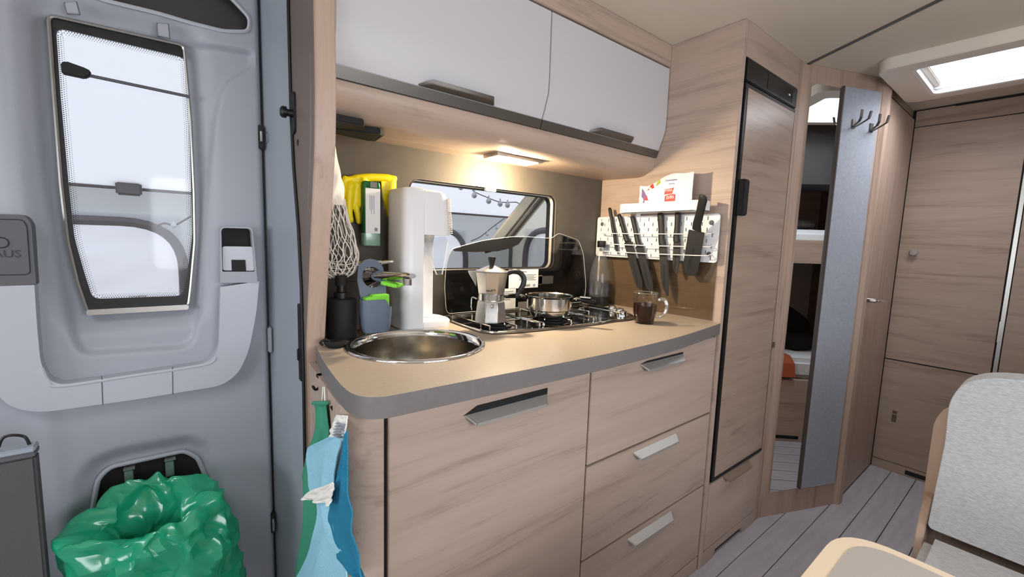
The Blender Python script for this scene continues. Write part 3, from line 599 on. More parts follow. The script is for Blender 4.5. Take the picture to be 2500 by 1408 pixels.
# ------------------------------------------------------------------ angled mirror wall
A2 = Vector((2.03, .72, 0)); B2 = Vector((2.45, .55, 0)); T2 = (B2-A2).normalized(); N2 = Vector((T2.y, -T2.x, 0))
def aw3(s, o, z): return A2+T2*s+N2*o+Vector((0, 0, z))
def abox(s0, s1, o0, o1, z0, z1): return MB().prism([aw3(s0, o0, z0), aw3(s1, o0, z0), aw3(s1, o1, z0), aw3(s0, o1, z0)], (0, 0, z1-z0))
LW = (B2-A2).length
abox(0, LW, -.03, 0, 0, ZT-.001).build('wall_mirror_panel', WZ, kind='structure')
mr = abox(.049, .219, .0005, .005, .118, 1.884).build('wall_mirror', M_mirror, None, 'narrow full height mirror beside the refrigerator', 'mirror', smooth=0)
fp = abox(.2185, .428, .0005, .014, .115, 1.892).build('felt_panel', M_felt, None, 'tall grey felt panel with coat hooks beside the mirror', 'panel', bevel=.003)
abox(.2155, .2183, .0005, .0142, .115, 1.892).build('edge_strip', mat('edge_brown', (84, 72, 66), .5), fp)
for s, z, nm in ((.285, 1.752, 'nearer the mirror'), (.389, 1.746, 'at the outer edge')):
    h = thing('coat_hook', aw3(s, .014, z-.02), 'two pronged metal coat hook on the grey felt panel, '+nm, 'hook', 'coat hooks on the felt panel')
    MB().prism([aw3(s-.010, .0142, z-.026), aw3(s+.010, .0142, z-.026), aw3(s+.010, .0142, z+.012), aw3(s-.010, .0142, z+.012)], N2*.004).build('plate', M_strip, h, bevel=.001)
    for e in (-1, 1):
        P = [(.006, .018, -.02), (.012, .046, -.006), (.022, .060, .006), (.026, .064, .036)]
        MB().rings([[aw3(s+e*q[0]+du, q[1]+do, z+q[2]) for du, do in ((-.006, -.0025), (.006, -.0025), (.006, .0025), (-.006, .0025))] for q in P]).build('prong', M_strip, h, bevel=.001)
# post, bathroom door, rear wall closet ------------------------------
MB().prism([(2.45, .57, 0), (2.45, .548, 0), (2.462, .532, 0), (2.50, .528, 0), (2.508, .535, 0), (2.508, .57, 0)], (0, 0, ZT-.001)).build('trim_3', WZ, kind='structure', smooth=0)
B((2.508, YB+.012, 0), (XE, YB+.04, ZT-.001)).build('wall_bathroom', WG, kind='structure')
d2 = B((2.514, YB, .012), (3.085, YB+.011, 1.905)).build('door_2', WZ, kind='structure', bevel=.001)
B((2.512, YB+.001, .006), (3.088, YB+.0119, 1.91)).build('door_gap', M_dark, d2)
ls = PY(2117, 735, YB-.004); ls = Vector((2.556, YB, .985))
MB().lathe([(.024, 0), (.024, .006), (.012, .008), (.010, .04)], ls, 20, axis=(0, -1, 0)).build('rose', M_chrome, d2)
MB().tube(catmull([ls+Vector((0, -.036, 0)), ls+Vector((.012, -.046, 0)), ls+Vector((.05, -.047, -.003)), ls+Vector((.118, -.045, -.008))], 5), .0075, 10, round_ends=True).build('lever', M_chrome, d2)
rc = thing('rear_closet', (XE-.02, .2, 0), 'oak rear wall closet with tall door, lower hatch and round knob', 'closet')
XR = XE-.022; yk = .147
B((XR+.006, YO, 0), (XE-.001, YB+.01, ZT-.002)).build('backing', M_dark, rc)
zc1, zc2, zc0 = 1.868, .626, .05
B((XR, yk+.003, zc2+.003), (XR+.018, .5435, zc1-.003)).build('door', WG, rc, bevel=.001)
B((XR, yk+.003, zc0+.003), (XR+.018, .5435, zc2-.003)).build('hatch', WG, rc, bevel=.001)
B((XR, -.14, zc1+.001), (XR+.018, .5435, ZT-.008)).build('top_panel', WG, rc, bevel=.001)
B((XR, yk+.003, 0), (XR+.018, .5435, zc0)).build('plinth', WG, rc)
B((XR, YO, 0), (XR+.018, yk-.022, zc1)).build('fixed_panel', WG, rc)
B((XR-.006, yk-.018, 0.02), (XR+.012, yk-.004, zc1)).build('edge_rail', M_alu, rc, bevel=.001)
B((XR-.010, yk-.016, .80), (XR, yk-.002, .90)).build('hinge', M_alu, rc, bevel=.001)
k = PX(2232, 617, XR)
MB().lathe([(.008, 0), (.008, .012), (.018, .016), (.019, .024), (.013, .03), (.001, .031)], k, 20, axis=(-1, 0, 0)).build('knob', mat('taupe_knob', (150, 142, 134), .35), rc)
k = PX(2183, 1016, XR)
B((XR-.001, k.y-.010, k.z-.032), (XR+.001, k.y+.010, k.z+.032)).build('latch_slot', mat('latch_brown', (96, 78, 66), .4), rc)
B((XR-.003, k.y-.009, k.z+.010), (XR, k.y+.009, k.z+.016)).build('latch', M_alu, rc)
B((XR-.003, .2, .012), (XR, .40, .034)).build('vent_slot', M_matte, rc)
B((XR-.002, -.14, ZT-.012), (XR+.012, .40, ZT-.002)).build('ceiling_slot', M_matte, rc)
# roof hatch ----------------------------------------------------------
rh = thing('roof_hatch', (2.48, .24, ZT-.05), 'white framed roof hatch with daylight in the ceiling', 'skylight')
MB().plate(rrect(2.205, -.035, 2.765, .525, .05), [rrect(2.275, .01, 2.695, .43, .02)], lambda u, v, w: (u, v, ZT-.045+w), .045).build('frame', M_cream, rh, bevel=.012, seg=3)
MB().plate(rrect(2.272, .004, 2.70, .437, .02), [rrect(2.286, .02, 2.684, .42, .02)], lambda u, v, w: (u, v, ZT-.044+w), .125).build('shaft', M_white, rh, smooth=0)
B((2.275, .395, ZT-.02), (2.695, .43, ZT-.005)).build('blind_rail', M_cream, rh, bevel=.003)
for x in (2.655, 2.67): B((x, .02, ZT-.03), (x+.008, .42, ZT-.022)).build('blind_bar', M_white, rh, bevel=.002)
B((2.281, .02, ZT-.04), (2.292, .42, ZT-.005)).build('seal', M_dgrey, rh)
MB().grid(lambda a, b: (2.27+.43*a, .0+.44*b, ZT+.085+.05*math.sin(PI*a)*math.sin(PI*b)), 12, 12).build('dome', M_acryl, rh, solid=.003)
# ================================================================== THINGS ON THE WORKTOP
# sink
sk = thing('sink', (SX, SY, .81), 'round stainless steel sink bowl set in the worktop', 'sink')
MB().lathe([(.170, ZC+.0002), (.170, ZC+.003), (.165, ZC+.006), (.158, ZC+.005), (.154, ZC+.001), (.150, ZC-.012)], (SX, SY, 0), 64, cap=(False, False)).build('rim', M_chrome, sk, smooth=60)
MB().lathe([(.1515, ZC-.006), (.150, ZC-.05), (.146, ZC-.09), (.130, ZC-.118), (.10, ZC-.128), (.035, ZC-.132), (.001, ZC-.132)], (SX, SY, 0), 64, cap=(False, False)).build('bowl', M_bowl, sk, smooth=60)
MB().lathe([(.026, ZC-.131), (.026, ZC-.129), (.016, ZC-.130), (.001, ZC-.131)], (SX, SY, 0), 24, cap=(False, False)).build('drain', M_chrome, sk)
# stopper
st_ = thing('sink_stopper', (.299, 1.046, ZC), 'black rubber sink stopper lying beside the sink', 'stopper')
c = Vector((.299, 1.046, ZC))
MB().lathe([(.019, .0), (.022, .003), (.026, .010), (.0265, .014), (.020, .015), (.006, .012)], c, 28).build('disc', M_rubber, st_)
MB().tube(catmull([c+Vector((-.012, .004, .013)), c+Vector((-.022, .006, .019)), c+Vector((-.032, .010, .012)), c+Vector((-.030, .002, .008))], 5), .003, 8, round_ends=True).build('tab', M_rubber, st_)
# soap dispenser
c = Vector((.337, 1.126, ZC)); sd = thing('soap_dispenser', c, 'matte black soap dispenser with pump next to the sink', 'dispenser')
MB().lathe([(.034, 0), (.0365, .003), (.0365, .100), (.034, .104), (.018, .106)], c, 36).build('bottle', M_matte, sd, smooth=40)
MB().lathe([(.018, .106), (.018, .120), (.011, .122), (.011, .138)], c, 24).build('collar', M_black, sd)
MB().lathe([(.0145, .138), (.0145, .162), (.012, .164)], c, 24).build('pump_head', M_matte, sd)
MB().tube([c+Vector((.010, -.004, .152)), c+Vector((.034, -.016, .150))], [.005, .0035], 8).build('spout', M_matte, sd)
# faucet
f0 = Vector((.418, 1.168, ZC)); ft = thing('faucet', f0, 'chrome single lever kitchen faucet behind the sink', 'faucet')
MB().lathe([(.026, 0), (.026, .006), (.020, .010), (.019, .135), (.022, .14), (.022, .172), (.018, .178)], f0, 28).build('body', M_chrome, ft)
a = f0+Vector((-.010, -.012, .150)); b = Vector((.466, .985, 1.112)); dr = (b-a)
rs = []
for t, w, h in ((0, .022, .024), (.15, .022, .022), (.4, .018, .013), (.75, .015, .010), (.95, .0155, .009), (1, .012, .006)):
    p = a+dr*t+Vector((0, 0, .004*math.sin(PI*t))); x = dr.normalized().cross(Vector((0, 0, 1))).normalized(); u = x.cross(dr.normalized())
    rs.append([p+x*w*math.cos(k*PI/8)+u*h*math.sin(k*PI/8) for k in range(16)])
MB().rings(rs).build('spout', M_chrome, ft)
MB().cyl(b-dr*.10+Vector((0, 0, -.004)), b-dr*.10+Vector((0, 0, -.022)), .011, .011, 18).build('aerator', M_chrome, ft)
MB().tube([f0+Vector((-.026, -.004, .188)), f0+Vector((.0, -.012, .190)), f0+Vector((.055, -.040, .198))], [.008, .007, .005], 10, round_ends=True).build('lever', M_chrome, ft)
MB().cyl(f0+Vector((0, 0, .176)), f0+Vector((0, -.006, .192)), .010, .009, 14).build('lever_stem', M_chrome, ft)
# sponge caddy and sponge
c = Vector((.412, 1.086, .958)); cd_ = thing('sponge_caddy', c, 'grey silicone sponge caddy hanging from the faucet', 'caddy')
def cup(k, z): return [c+Vector((.039*k*math.copysign(abs(math.cos(t*PI/16))**.55, math.cos(t*PI/16)), .021*k*math.copysign(abs(math.sin(t*PI/16))**.55, math.sin(t*PI/16)), z-(.022*ss(.25, .6, math.cos(t*PI/16)) if (z > .08 and math.sin(t*PI/16) < .3) else 0))) for t in range(32)]
MB().rings([cup(.55, 0), cup(.8, .002), cup(.93, .016), cup(1, .05), cup(1.02, .088), cup(.95, .087), cup(.92, .05), cup(.82, .02), cup(.5, .008)]).build('cup', M_caddy, cd_, smooth=50)
sp2 = [(-.030, .070), (-.036, .10), (-.040, .135), (-.034, .168), (-.018, .186), (.0, .190), (.018, .186), (.032, .168), (.036, .135), (.034, .10), (.03, .07)]
MB().plate([(x, z) for x, z in sp2], [[(.0+.027*math.cos(t*PI/8), .142+.027*math.sin(t*PI/8)) for t in range(16)]], lambda u, v, w: (c.x+u, c.y+.016+w+.02*ss(.1, .19, v), c.z+v), .003).build('strap', M_caddy, cd_)
sg = MB()
sg.grid(lambda a, b: c+Vector(((a-.5)*.066, (b-.5)*.030, .086+.006*noise.noise(Vector((a*4, b*4, 2)))+.012*ss(.5, 1, b)-.03*ss(.72, .98, a)*ss(.6, .2, b))), 14, 8)
sg2 = MB().box(c+Vector((-.031, -.014, .03)), c+Vector((.031, .014, .094)))
sg2.box(c+Vector((-.012, -.014, .060)), c+Vector((.032, .012, .100)))
sg2.build('sponge', M_sponge, None, 'bright green sponge in the grey caddy', 'sponge', remesh=.003, relax=6)
MB().box((.420, 1.02, 1.088), (.455, 1.055, 1.098)).build('sponge_scrap', M_sponge, None, 'thin green sponge cloth draped under the faucet spout', 'cloth', remesh=.002, relax=6, T=Matrix.Translation((.437, 1.04, 1.088))@Matrix.Rotation(-.9, 4, 'Z')@Matrix.Rotation(.15, 4, 'Y')@Matrix.Scale(1.3, 4, (1, 0, 0))@Matrix.Translation((-.437, -1.04, -1.093)))
# sparkling water maker
sv = thing('soda_maker', (.57, 1.19, ZC), 'tall white sparkling water maker beside the sink', 'appliance')
def rr3(x0, y0, x1, y1, r, z, n=6): return [Vector((x, y, z)) for x, y in rrect(x0, y0, x1, y1, r, n)]
def rr4(x0, y0, x1, y1, rl, rr_, z): return [Vector((x, y, z)) for x, y in roundpoly([(x1, y0), (x1, y1), (x0, y1), (x0, y0)], [rr_, rr_, rl, rl], 6)]
MB().rings([rr4(.510, 1.128, .568, 1.252, .030, .004, ZC), rr4(.506, 1.124, .568, 1.256, .032, .004, ZC+.004), rr4(.506, 1.122, .568, 1.256, .032, .004, ZC+.385), rr4(.510, 1.128, .568, 1.250, .028, .004, ZC+.402), rr4(.522, 1.138, .566, 1.240, .02, .004, ZC+.405)]).build('shell', M_white, sv, smooth=35)
MB().rings([rr4(.5672, 1.123, .662, 1.255, .003, .03, 1.216), rr4(.5672, 1.123, .650, 1.255, .003, .03, 1.325), rr4(.5672, 1.124, .640, 1.254, .003, .028, 1.338), rr4(.5672, 1.132, .620, 1.246, .003, .02, 1.344)]).build('head', M_white, sv, smooth=35)
rb = MB()
for k in range(20):
    z = 1.222+k*.0052; xr = .662-(z-1.216)*.11
    rb.rings([rr4(.640, 1.1222, xr+.0012, 1.2558, .003, .03, z), rr4(.640, 1.1222, xr+.0012, 1.2558, .003, .03, z+.0028)])
rb.build('ribs', M_cream, sv, smooth=0)
B((.5675, 1.188, ZC+.02), (.632, 1.250, 1.218)).build('inner_column', M_white, sv, bevel=.004)
MB().rings([rr4(.5675, 1.124, .672, 1.254, .002, .055, ZC), rr4(.5675, 1.124, .674, 1.254, .002, .056, ZC+.016), rr4(.5675, 1.126, .670, 1.252, .002, .054, ZC+.021)]).build('base', M_white, sv, smooth=35)
MB().cyl((.606, 1.178, 1.217), (.606, 1.178, 1.195), .020, .016, 20).build('nozzle', M_cream, sv)
fl_ = [Vector((.572, 1.150, 1.205)), Vector((.650, 1.150, 1.214)), Vector((.655, 1.146, 1.20)), Vector((.636, 1.142, 1.10)), Vector((.618, 1.142, 1.10))]
MB().tube([fl_[0], fl_[4], fl_[3], fl_[2]], .0018, 6).build('guard_frame', M_white, sv)
MB().prism([fl_[0], fl_[1], fl_[2], fl_[3], fl_[4]], (0, .0015, 0)).build('clear_guard', M_bottle, sv, smooth=0)
# hob
hb = thing('gas_hob', (1.05, 1.1, ZC), 'black three burner gas hob with chrome rim', 'hob')
hpts = [(.700, 1.262), (.690, 1.12), (.688, 1.00), (.705, .966), (.76, .948), (.88, .932), (1.0, .922), (1.10, .914), (1.17, .922), (1.24, .912), (1.30, .922), (1.345, .975), (1.385, 1.10), (1.395, 1.215), (1.385, 1.262)]
ho = roundpoly(hpts, [.02, .03, .03, .03]+[.04]*8+[.06, .03, .02], 4)
def shrink(P, d):
    cx = sum(p[0] for p in P)/len(P); cy = sum(p[1] for p in P)/len(P); return [(x-d*math.copysign(1, x-cx)*min(1, abs(x-cx)/.1), y-d*math.copysign(1, y-cy)*min(1, abs(y-cy)/.06)) for x, y in P]
MB().plate(ho, [], lambda u, v, w: (u, v, ZC+.0002+w), .006).build('tray', M_enamel, hb, bevel=.002)
MB().tube([(x, y, ZC+.005) for x, y in ho], .0042, 8, closed=True).build('rim', M_steel, hb)
B((.715, 1.225, ZC+.005), (1.39, 1.252, ZC+.012)).build('hinge_rail', M_steel, hb, bevel=.003)
for bx, by, r in ((.775, 1.04, .030), (.985, 1.02, .036), (1.175, 1.10, .030)):
    MB().lathe([(r+.012, ZC+.006), (r+.012, ZC+.010), (r, ZC+.012), (r, ZC+.016), (r*.8, ZC+.018)], (bx, by, 0), 28).build('burner', M_matte, hb)
GZ = ZC+.021
def bars(name, L, r=.0026):
    g = MB()
    for P in L: g.tube(P, r, 6, round_ends=True)
    for P in L:
        for q in (P[0], P[-1]): g.cyl((q[0], q[1], ZC+.006), (q[0], q[1], GZ), r, r, 6)
    return g.build(name, M_steel, hb)
bars('grate', [[(.705, .985, GZ), (.705, 1.19, GZ)], [(.860, .945, GZ), (.860, 1.19, GZ)], [(.705, 1.03, GZ), (.755, 1.03, GZ)], [(.80, 1.03, GZ), (.860, 1.03, GZ)], [(.778, .955, GZ), (.778, 1.01, GZ)], [(.778, 1.06, GZ), (.778, 1.19, GZ)], [(.705, 1.19, GZ), (.86, 1.19, GZ)]])
bars('grate', [[(.875, .945, GZ), (.875, 1.19, GZ)], [(1.085, .93, GZ), (1.085, 1.19, GZ)], [(.875, 1.02, GZ), (.95, 1.02, GZ)], [(1.02, 1.02, GZ), (1.085, 1.02, GZ)], [(.985, .935, GZ), (.985, .99, GZ)], [(.985, 1.055, GZ), (.985, 1.19, GZ)], [(.875, 1.19, GZ), (1.085, 1.19, GZ)]])
bars('grate', [[(1.10, .935, GZ), (1.10, 1.19, GZ)], [(1.255, .955, GZ), (1.255, 1.19, GZ)], [(1.10, 1.10, GZ), (1.15, 1.10, GZ)], [(1.20, 1.10, GZ), (1.255, 1.10, GZ)], [(1.175, 1.03, GZ), (1.175, 1.08, GZ)], [(1.175, 1.12, GZ), (1.175, 1.19, GZ)], [(1.10, 1.19, GZ), (1.255, 1.19, GZ)]])
for kx, ky in ((1.275, .955), (1.315, 1.0), (1.345, 1.06)):
    MB().lathe([(.017, ZC+.006), (.016, ZC+.018), (.012, ZC+.026), (.004, ZC+.028)], (kx, ky, 0), 18).build('knob', M_chrome, hb)
# glass lid standing open
YL = 1.262
lo_ = [(1090, 768), (1085, 700), (1090, 640), (1102, 607), (1180, 586), (1262, 576), (1335, 581), (1347, 581), (1364, 569), (1412, 586), (1424, 618), (1431, 700), (1425, 742)]
lp_ = [(lambda q: (q.x, q.z))(PY(x, y, YL)) for x, y in lo_]
zmin = ZC+.0125; lp_ = [(x, max(zmin, z)) for x, z in lp_]; lp_[-1] = (lp_[-1][0], zmin); lp_[0] = (lp_[0][0], zmin)
gl = MB().plate(roundpoly(lp_, [.02, .02, .03, .02, .05, .05, .01, .008, .012, .012, .02, .03, .02], 4), [], lambda u, v, w: (u, YL+w, v), .004).build('glass_lid', M_tint, hb, smooth=0)
MB().tube([(x, YL-.0002, z) for x, z in roundpoly(lp_, [.02, .02, .03, .02, .05, .05, .01, .008, .012, .012, .02, .03, .02], 4)], .0008, 5, closed=True).build('lid_edge_highlight', M_label, hb)  # white line drawn as the highlight along the glass edge
bz_ = wz0-.006; bxr = 1.262
MB().plate([(lp_[0][0]+.006, zmin+.004), (lp_[12][0]-.004, zmin+.004), (lp_[11][0]-.003, lp_[11][1]), (lp_[10][0]-.004, lp_[10][1]), (lp_[9][0]-.006, lp_[9][1]-.006), (lp_[8][0]+.006, lp_[8][1]-.004), (bxr, 1.224), (bxr, bz_+.03), (bxr-.012, bz_+.008), (bxr-.03, bz_), (lp_[1][0]+.06, bz_), (lp_[1][0]+.005, bz_)], [], lambda u, v, w: (u, YL+.0042+w, v), .0006).build('printed_border', M_black, hb, smooth=0)
band = MB()
bp_ = [(lambda q: (q.x, q.z))(PY(x, y, YL)) for x, y in [(1104, 609), (1180, 588), (1262, 579), (1278, 580), (1266, 596), (1245, 606), (1215, 613), (1160, 615), (1110, 613)]]
for i in range(150):
    for j in range(36):
        x = .72+i*.0024+(j % 2)*.0012; z = 1.14+j*.0024
        d, _ = sdf(bp_, x, z)
        if d < -.0005:
            r = .0012; band.add([(x-r, YL-.0004, z), (x, YL-.0004, z-r), (x+r, YL-.0004, z), (x, YL-.0004, z+r)], [(0, 1, 2, 3)])
MB().plate(bp_, [], lambda u, v, w: (u, YL-.0003+w, v), .0002).build('printed_band', film('band_print', (16, 16, 17), (.2, .2, .2), .5, gloss=.01, fres=.1), hb, smooth=0)
tag(band.build('printed_dots', M_ink, hb, smooth=0), kind='stuff')
def lidlabel(p0, p1, m):
    a, b = PY(*p0, YL-.001), PY(*p1, YL-.001); return B((a.x, YL-.0012, b.z), (b.x, YL-.0004, a.z)).build('rating_label', m, hb, smooth=0), a, b
l1, a, b = lidlabel((1243, 658), (1313, 701), M_label); text('label_text', 'DOMETIC', .008, frame((a.x+.05, YL-.0018, a.z-.012), (1, 0, 0), (0, 0, 1)), M_ink, hb, .0002); text('label_text', 'CE', .011, frame((b.x-.028, YL-.0018, b.z+.006), (1, 0, 0), (0, 0, 1)), M_ink, hb, .0002)
for k in range(5): B((a.x+.05, YL-.0015, a.z-.022-.005*k), (b.x-.012-.01*(k % 2), YL-.0011, a.z-.0205-.005*k)).build('label_line', M_strip, hb, smooth=0)
for k in range(9): B((b.x-.075+.004*k, YL-.0015, b.z+.005), (b.x-.0735+.004*k+.001*(k % 2), YL-.0011, b.z+.014)).build('label_bar', M_ink, hb, smooth=0)
l2, a, b = lidlabel((1206, 706), (1258, 752), M_label)
for k in range(6): B((a.x+.03, YL-.0015, a.z-.012-.006*k), (b.x-.01-.008*(k % 3), YL-.0011, a.z-.0105-.006*k)).build('label_line', M_strip, hb, smooth=0)
lidlabel((1315, 674), (1350, 692), mat('dark_label', (70, 68, 66), .4)); lidlabel((1315, 672), (1323, 694), mat('copper_label', (150, 118, 96), .4)); lidlabel((1265, 737), (1288, 747), mat('dull_label', (120, 112, 104), .4))
# moka pot
c = Vector((.742, 1.035, GZ+.003)); mk = thing('moka_pot', c, 'aluminium stovetop moka pot with black knob and handle', 'coffee pot')
def oct_(r, z, ph=PI/8): return [c+Vector((r*math.cos(k*PI/4+ph), r*math.sin(k*PI/4+ph), z)) for k in range(8)]
PH = .62
mb = MB().rings([oct_(.048, 0, PH), oct_(.050, .003, PH), oct_(.043, .060, PH), oct_(.041, .064, PH), oct_(.036, .067, PH)]); mb.build('boiler', M_alucast, mk, bevel=.0012)
MB().lathe([(.037, .064), (.0395, .066), (.0395, .084), (.037, .086)], c, 32).build('collar', M_steel, mk)
mb = MB().rings([oct_(.038, .084, PH), oct_(.041, .088, PH), oct_(.050, .146, PH), oct_(.051, .148, PH), oct_(.047, .1485, PH)]); mb.build('jug', M_alucast, mk, bevel=.0012)
mb = MB().rings([oct_(.051, .1485, PH), oct_(.050, .151, PH), oct_(.012, .166, PH), oct_(.008, .167, PH)]); mb.build('lid', M_alucast, mk, bevel=.0008)
MB().rings([oct_(.007, .166), oct_(.0085, .174), oct_(.0125, .190), oct_(.0115, .192)]).build('knob', M_black, mk, bevel=.001)
vd = Vector((c.x, c.y, 0)).normalized(); LF = Vector((-vd.y, vd.x, 0)); RT = -LF
# spout
b0 = c+LF*.044; wv = vd*.012
MB().add([b0-wv*1.3+Vector((0, 0, .105)), b0+wv*1.3+Vector((0, 0, .105)), b0+wv*1.6+Vector((0, 0, .149)), b0-wv*1.6+Vector((0, 0, .149)), b0+LF*.026+Vector((0, 0, .150)), b0+LF*.024+Vector((0, 0, .143))], [(0, 3, 4, 5), (1, 5, 4, 2), (0, 5, 1), (3, 2, 4), (0, 1, 2, 3)]).build('spout', M_alucast, mk, smooth=0)
H = [c+RT*.044+Vector((0, 0, .142)), c+RT*.062+Vector((0, 0, .150)), c+RT*.082+Vector((0, 0, .148)), c+RT*.096+Vector((0, 0, .132)), c+RT*.094+Vector((0, 0, .110)), c+RT*.082+Vector((0, 0, .088)), c+RT*.076+Vector((0, 0, .078))]
MB().tube(catmull(H, 5), [.007]*6+[.008]*18+[.0065]*7, 10, round_ends=True).build('handle', M_black, mk)
MB().tube([c+RT*.043+Vector((0, 0, .147)), c+RT*.062+Vector((0, 0, .152))], .004, 8).build('hinge', M_alucast, mk)
q = c-vd*.0455+RT*.006+Vector((0, 0, .052)); MB().lathe([(.006, 0), (.005, .004), (.003, .006)], q-vd*-.0, 14, axis=-vd).build('valve', M_chrome, mk)
k0 = c+LF*.042+Vector((0, 0, .066))
MB().tube(catmull([k0, k0+LF*.014+Vector((0, 0, .004)), k0+LF*.017+Vector((0, 0, -.016)), k0+LF*.015+Vector((0, 0, -.034))], 4), .0025, 6).build('ring_pull', M_chrome, mk)
fn = -vd; fu = Vector((0, 0, 1)); fo = c+fn*.0462+LF*.018
text('maker_name', 'BIALETTI', .0072, frame(c-vd*.0402+LF*.0145+Vector((0, 0, .093)), RT, fu+vd*-.14), M_ink, mk, .0005)
# saucepan
c = Vector((.962, 1.015, GZ+.003)); sn = thing('saucepan', c, 'polished steel saucepan with two folding black handles on the hob', 'saucepan')
MB().lathe([(.001, 0), (.052, 0), (.060, .004), (.064, .014), (.0655, .022), (.0725, .026), (.0735, .064), (.078, .068), (.079, .0695), (.076, .0705), (.072, .067), (.071, .028), (.062, .022), (.06, .006), (.001, .004)], c, 56, cap=(False, False)).build('pan', M_steel, sn, smooth=40)
vd = Vector((c.x, c.y, 0)).normalized(); RT = Vector((vd.y, -vd.x, 0))
for e, nm in ((1, 'r'), (-1, 'l')):
    d = (RT*e*.95-vd*.25*e*(1 if e > 0 else -.2)).normalized(); n = d.cross(Vector((0, 0, 1)))
    def hq(s, w, z): return c+d*s+n*w+Vector((0, 0, z))
    MB().rings([[hq(s, w*math.cos(k*PI/6), z+h*math.sin(k*PI/6)) for k in range(12)] for s, w, h, z in ((.074, .010, .006, .058), (.090, .011, .007, .063), (.115, .010, .007, .062), (.140, .009, .006, .060), (.150, .005, .003, .060))]).build('handle', M_black, sn)
    MB().prism([hq(.100, -.009, .070), hq(.135, -.009, .069), hq(.135, .009, .069), hq(.100, .009, .070)], (0, 0, .003)).build('handle_clip', M_alu, sn, bevel=.001)
    MB().lathe([(.0022, 0), (.001, .001)], hq(.090, (.0112 if n.dot(vd) < 0 else -.0112), .062), 8, axis=n*(1 if n.dot(vd) < 0 else -1)).build('rivet', M_chrome, sn)
# glass mug of coffee
c = Vector((1.262, .858, ZC)); mg = thing('coffee_mug', c, 'clear glass mug half full of black coffee on the worktop', 'mug')
MB().lathe([(.001, 0), (.031, 0), (.033, .003), (.040, .04), (.0415, .104), (.0405, .105), (.0393, .104), (.0378, .04), (.031, .006), (.001, .005)], c, 40, cap=(False, False)).build('glass', M_cup, mg, smooth=60)
MB().lathe([(.001, .0055), (.0305, .0065), (.0373, .04), (.0384, .066), (.001, .066)], c, 40, cap=(False, False)).build('coffee', M_coffee, mg, smooth=40)
M_cuph = film('mug_handle_glass', (240, 240, 240), (.93, .93, .92), .9, gloss=.10, fres=.6)
vd = Vector((c.x, c.y, 0)).normalized(); RT = Vector((vd.y, -vd.x, 0))
MB().lathe([(.0405, .103), (.0415, .1045), (.0405, .106), (.0393, .1045)], c, 40, cap=(False, False)).build('lip', M_cuph, mg, smooth=60)
MB().tube(catmull([c+RT*.041+Vector((0, 0, .082)), c+RT*.058+Vector((0, 0, .086)), c+RT*.070+Vector((0, 0, .068)), c+RT*.066+Vector((0, 0, .042)), c+RT*.052+Vector((0, 0, .027)), c+RT*.038+Vector((0, 0, .026))], 6), .0058, 10).build('handle', M_cuph, mg)
# clear bottle
c = Vector((1.452, 1.222, ZC)); bt = thing('water_bottle', c, 'clear half full bottle with black cap and base in the corner', 'bottle')
MB().lathe([(.043, 0), (.0445, .004), (.0445, .038), (.042, .040)], c, 36).build('base', M_black, bt)
MB().lathe([(.042, .038), (.0435, .05), (.0435, .120), (.040, .150), (.030, .192), (.020, .222), (.0165, .236), (.0165, .25)], c, 36, cap=(False, False)).build('body', M_bottle, bt, smooth=60)
MB().lathe([(.001, .041), (.0405, .041), (.0415, .05), (.0415, .108), (.001, .108)], c, 36, cap=(False, False)).build('water', film('water', (120, 125, 130), (.72, .74, .77), .9, gloss=.06), bt, smooth=40)
MB().lathe([(.0175, .25), (.0185, .252), (.0185, .276), (.016, .278)], c, 24).build('cap', M_black, bt)
# ================================================================== ON THE FRIDGE SIDE PANEL
B((XF-.006, .745, ZC+.004), (XF-.0025, 1.275, 1.20)).build('splash_guard', M_smoke, None, 'smoked transparent splash guard on the oak panel behind the mug', 'panel', bevel=.0008)
# peg board
PB0, PB1 = XF-.024, XF-.019
yb0, yb1, zq0, zq1 = .738, 1.283, 1.1535, 1.3235
slots = []
for r in range(8):
    z = zq0+.0152+.02*r
    for k in range(14):
        y = yb0+.0225+.04*k+(.02 if r % 2 else 0)
        if y > yb1-.012: continue
        slots.append([(y-.0022, z-.0065), (y+.0022, z-.0065), (y+.0022, z+.0065), (y-.0022, z+.0065)])
pg = thing('peg_board', (XF-.02, 1.01, zq0), 'white slotted peg board holding knives on the oak panel', 'peg board')
MB().plate(rrect(yb0, zq0, yb1, zq1, .010, 4), slots, lambda u, v, w: (PB0+w, u, v), PB1-PB0).build('board', M_white, pg, smooth=0)
for y, z in ((.766, 1.293), (.766, 1.183), (1.255, 1.293), (1.255, 1.183)):
    MB().cyl((PB1, y, z), (XF-.001, y, z), .007, .007, 12).build('spacer', M_white, pg)
    MB().lathe([(.0085, 0), (.0085, .002), (.006, .0035)], (PB0, y, z), 14, axis=(-1, 0, 0)).build('screw', M_dgrey, pg)
for nm, z, ya, yb in (('topmost', 1.252, 1.232, .755), ('middle', 1.207, 1.215, .755), ('lowest', 1.176, 1.225, .757)):
    xw = PB0-.030
    MB().tube(catmull([(PB0, ya, z+.004), (PB0-.012, ya-.002, z), (xw, ya-.02, z), (xw, (ya+yb)/2, z-.001), (xw, yb+.02, z+.001), (PB0-.012, yb+.002, z+.004), (PB0, yb, z+.008)], 5), .0019, 7).build('wire_rail', M_white, None, 'thin white wire rail in front of the knives, %s of three' % nm, 'rail', 'wire rails on the peg board')
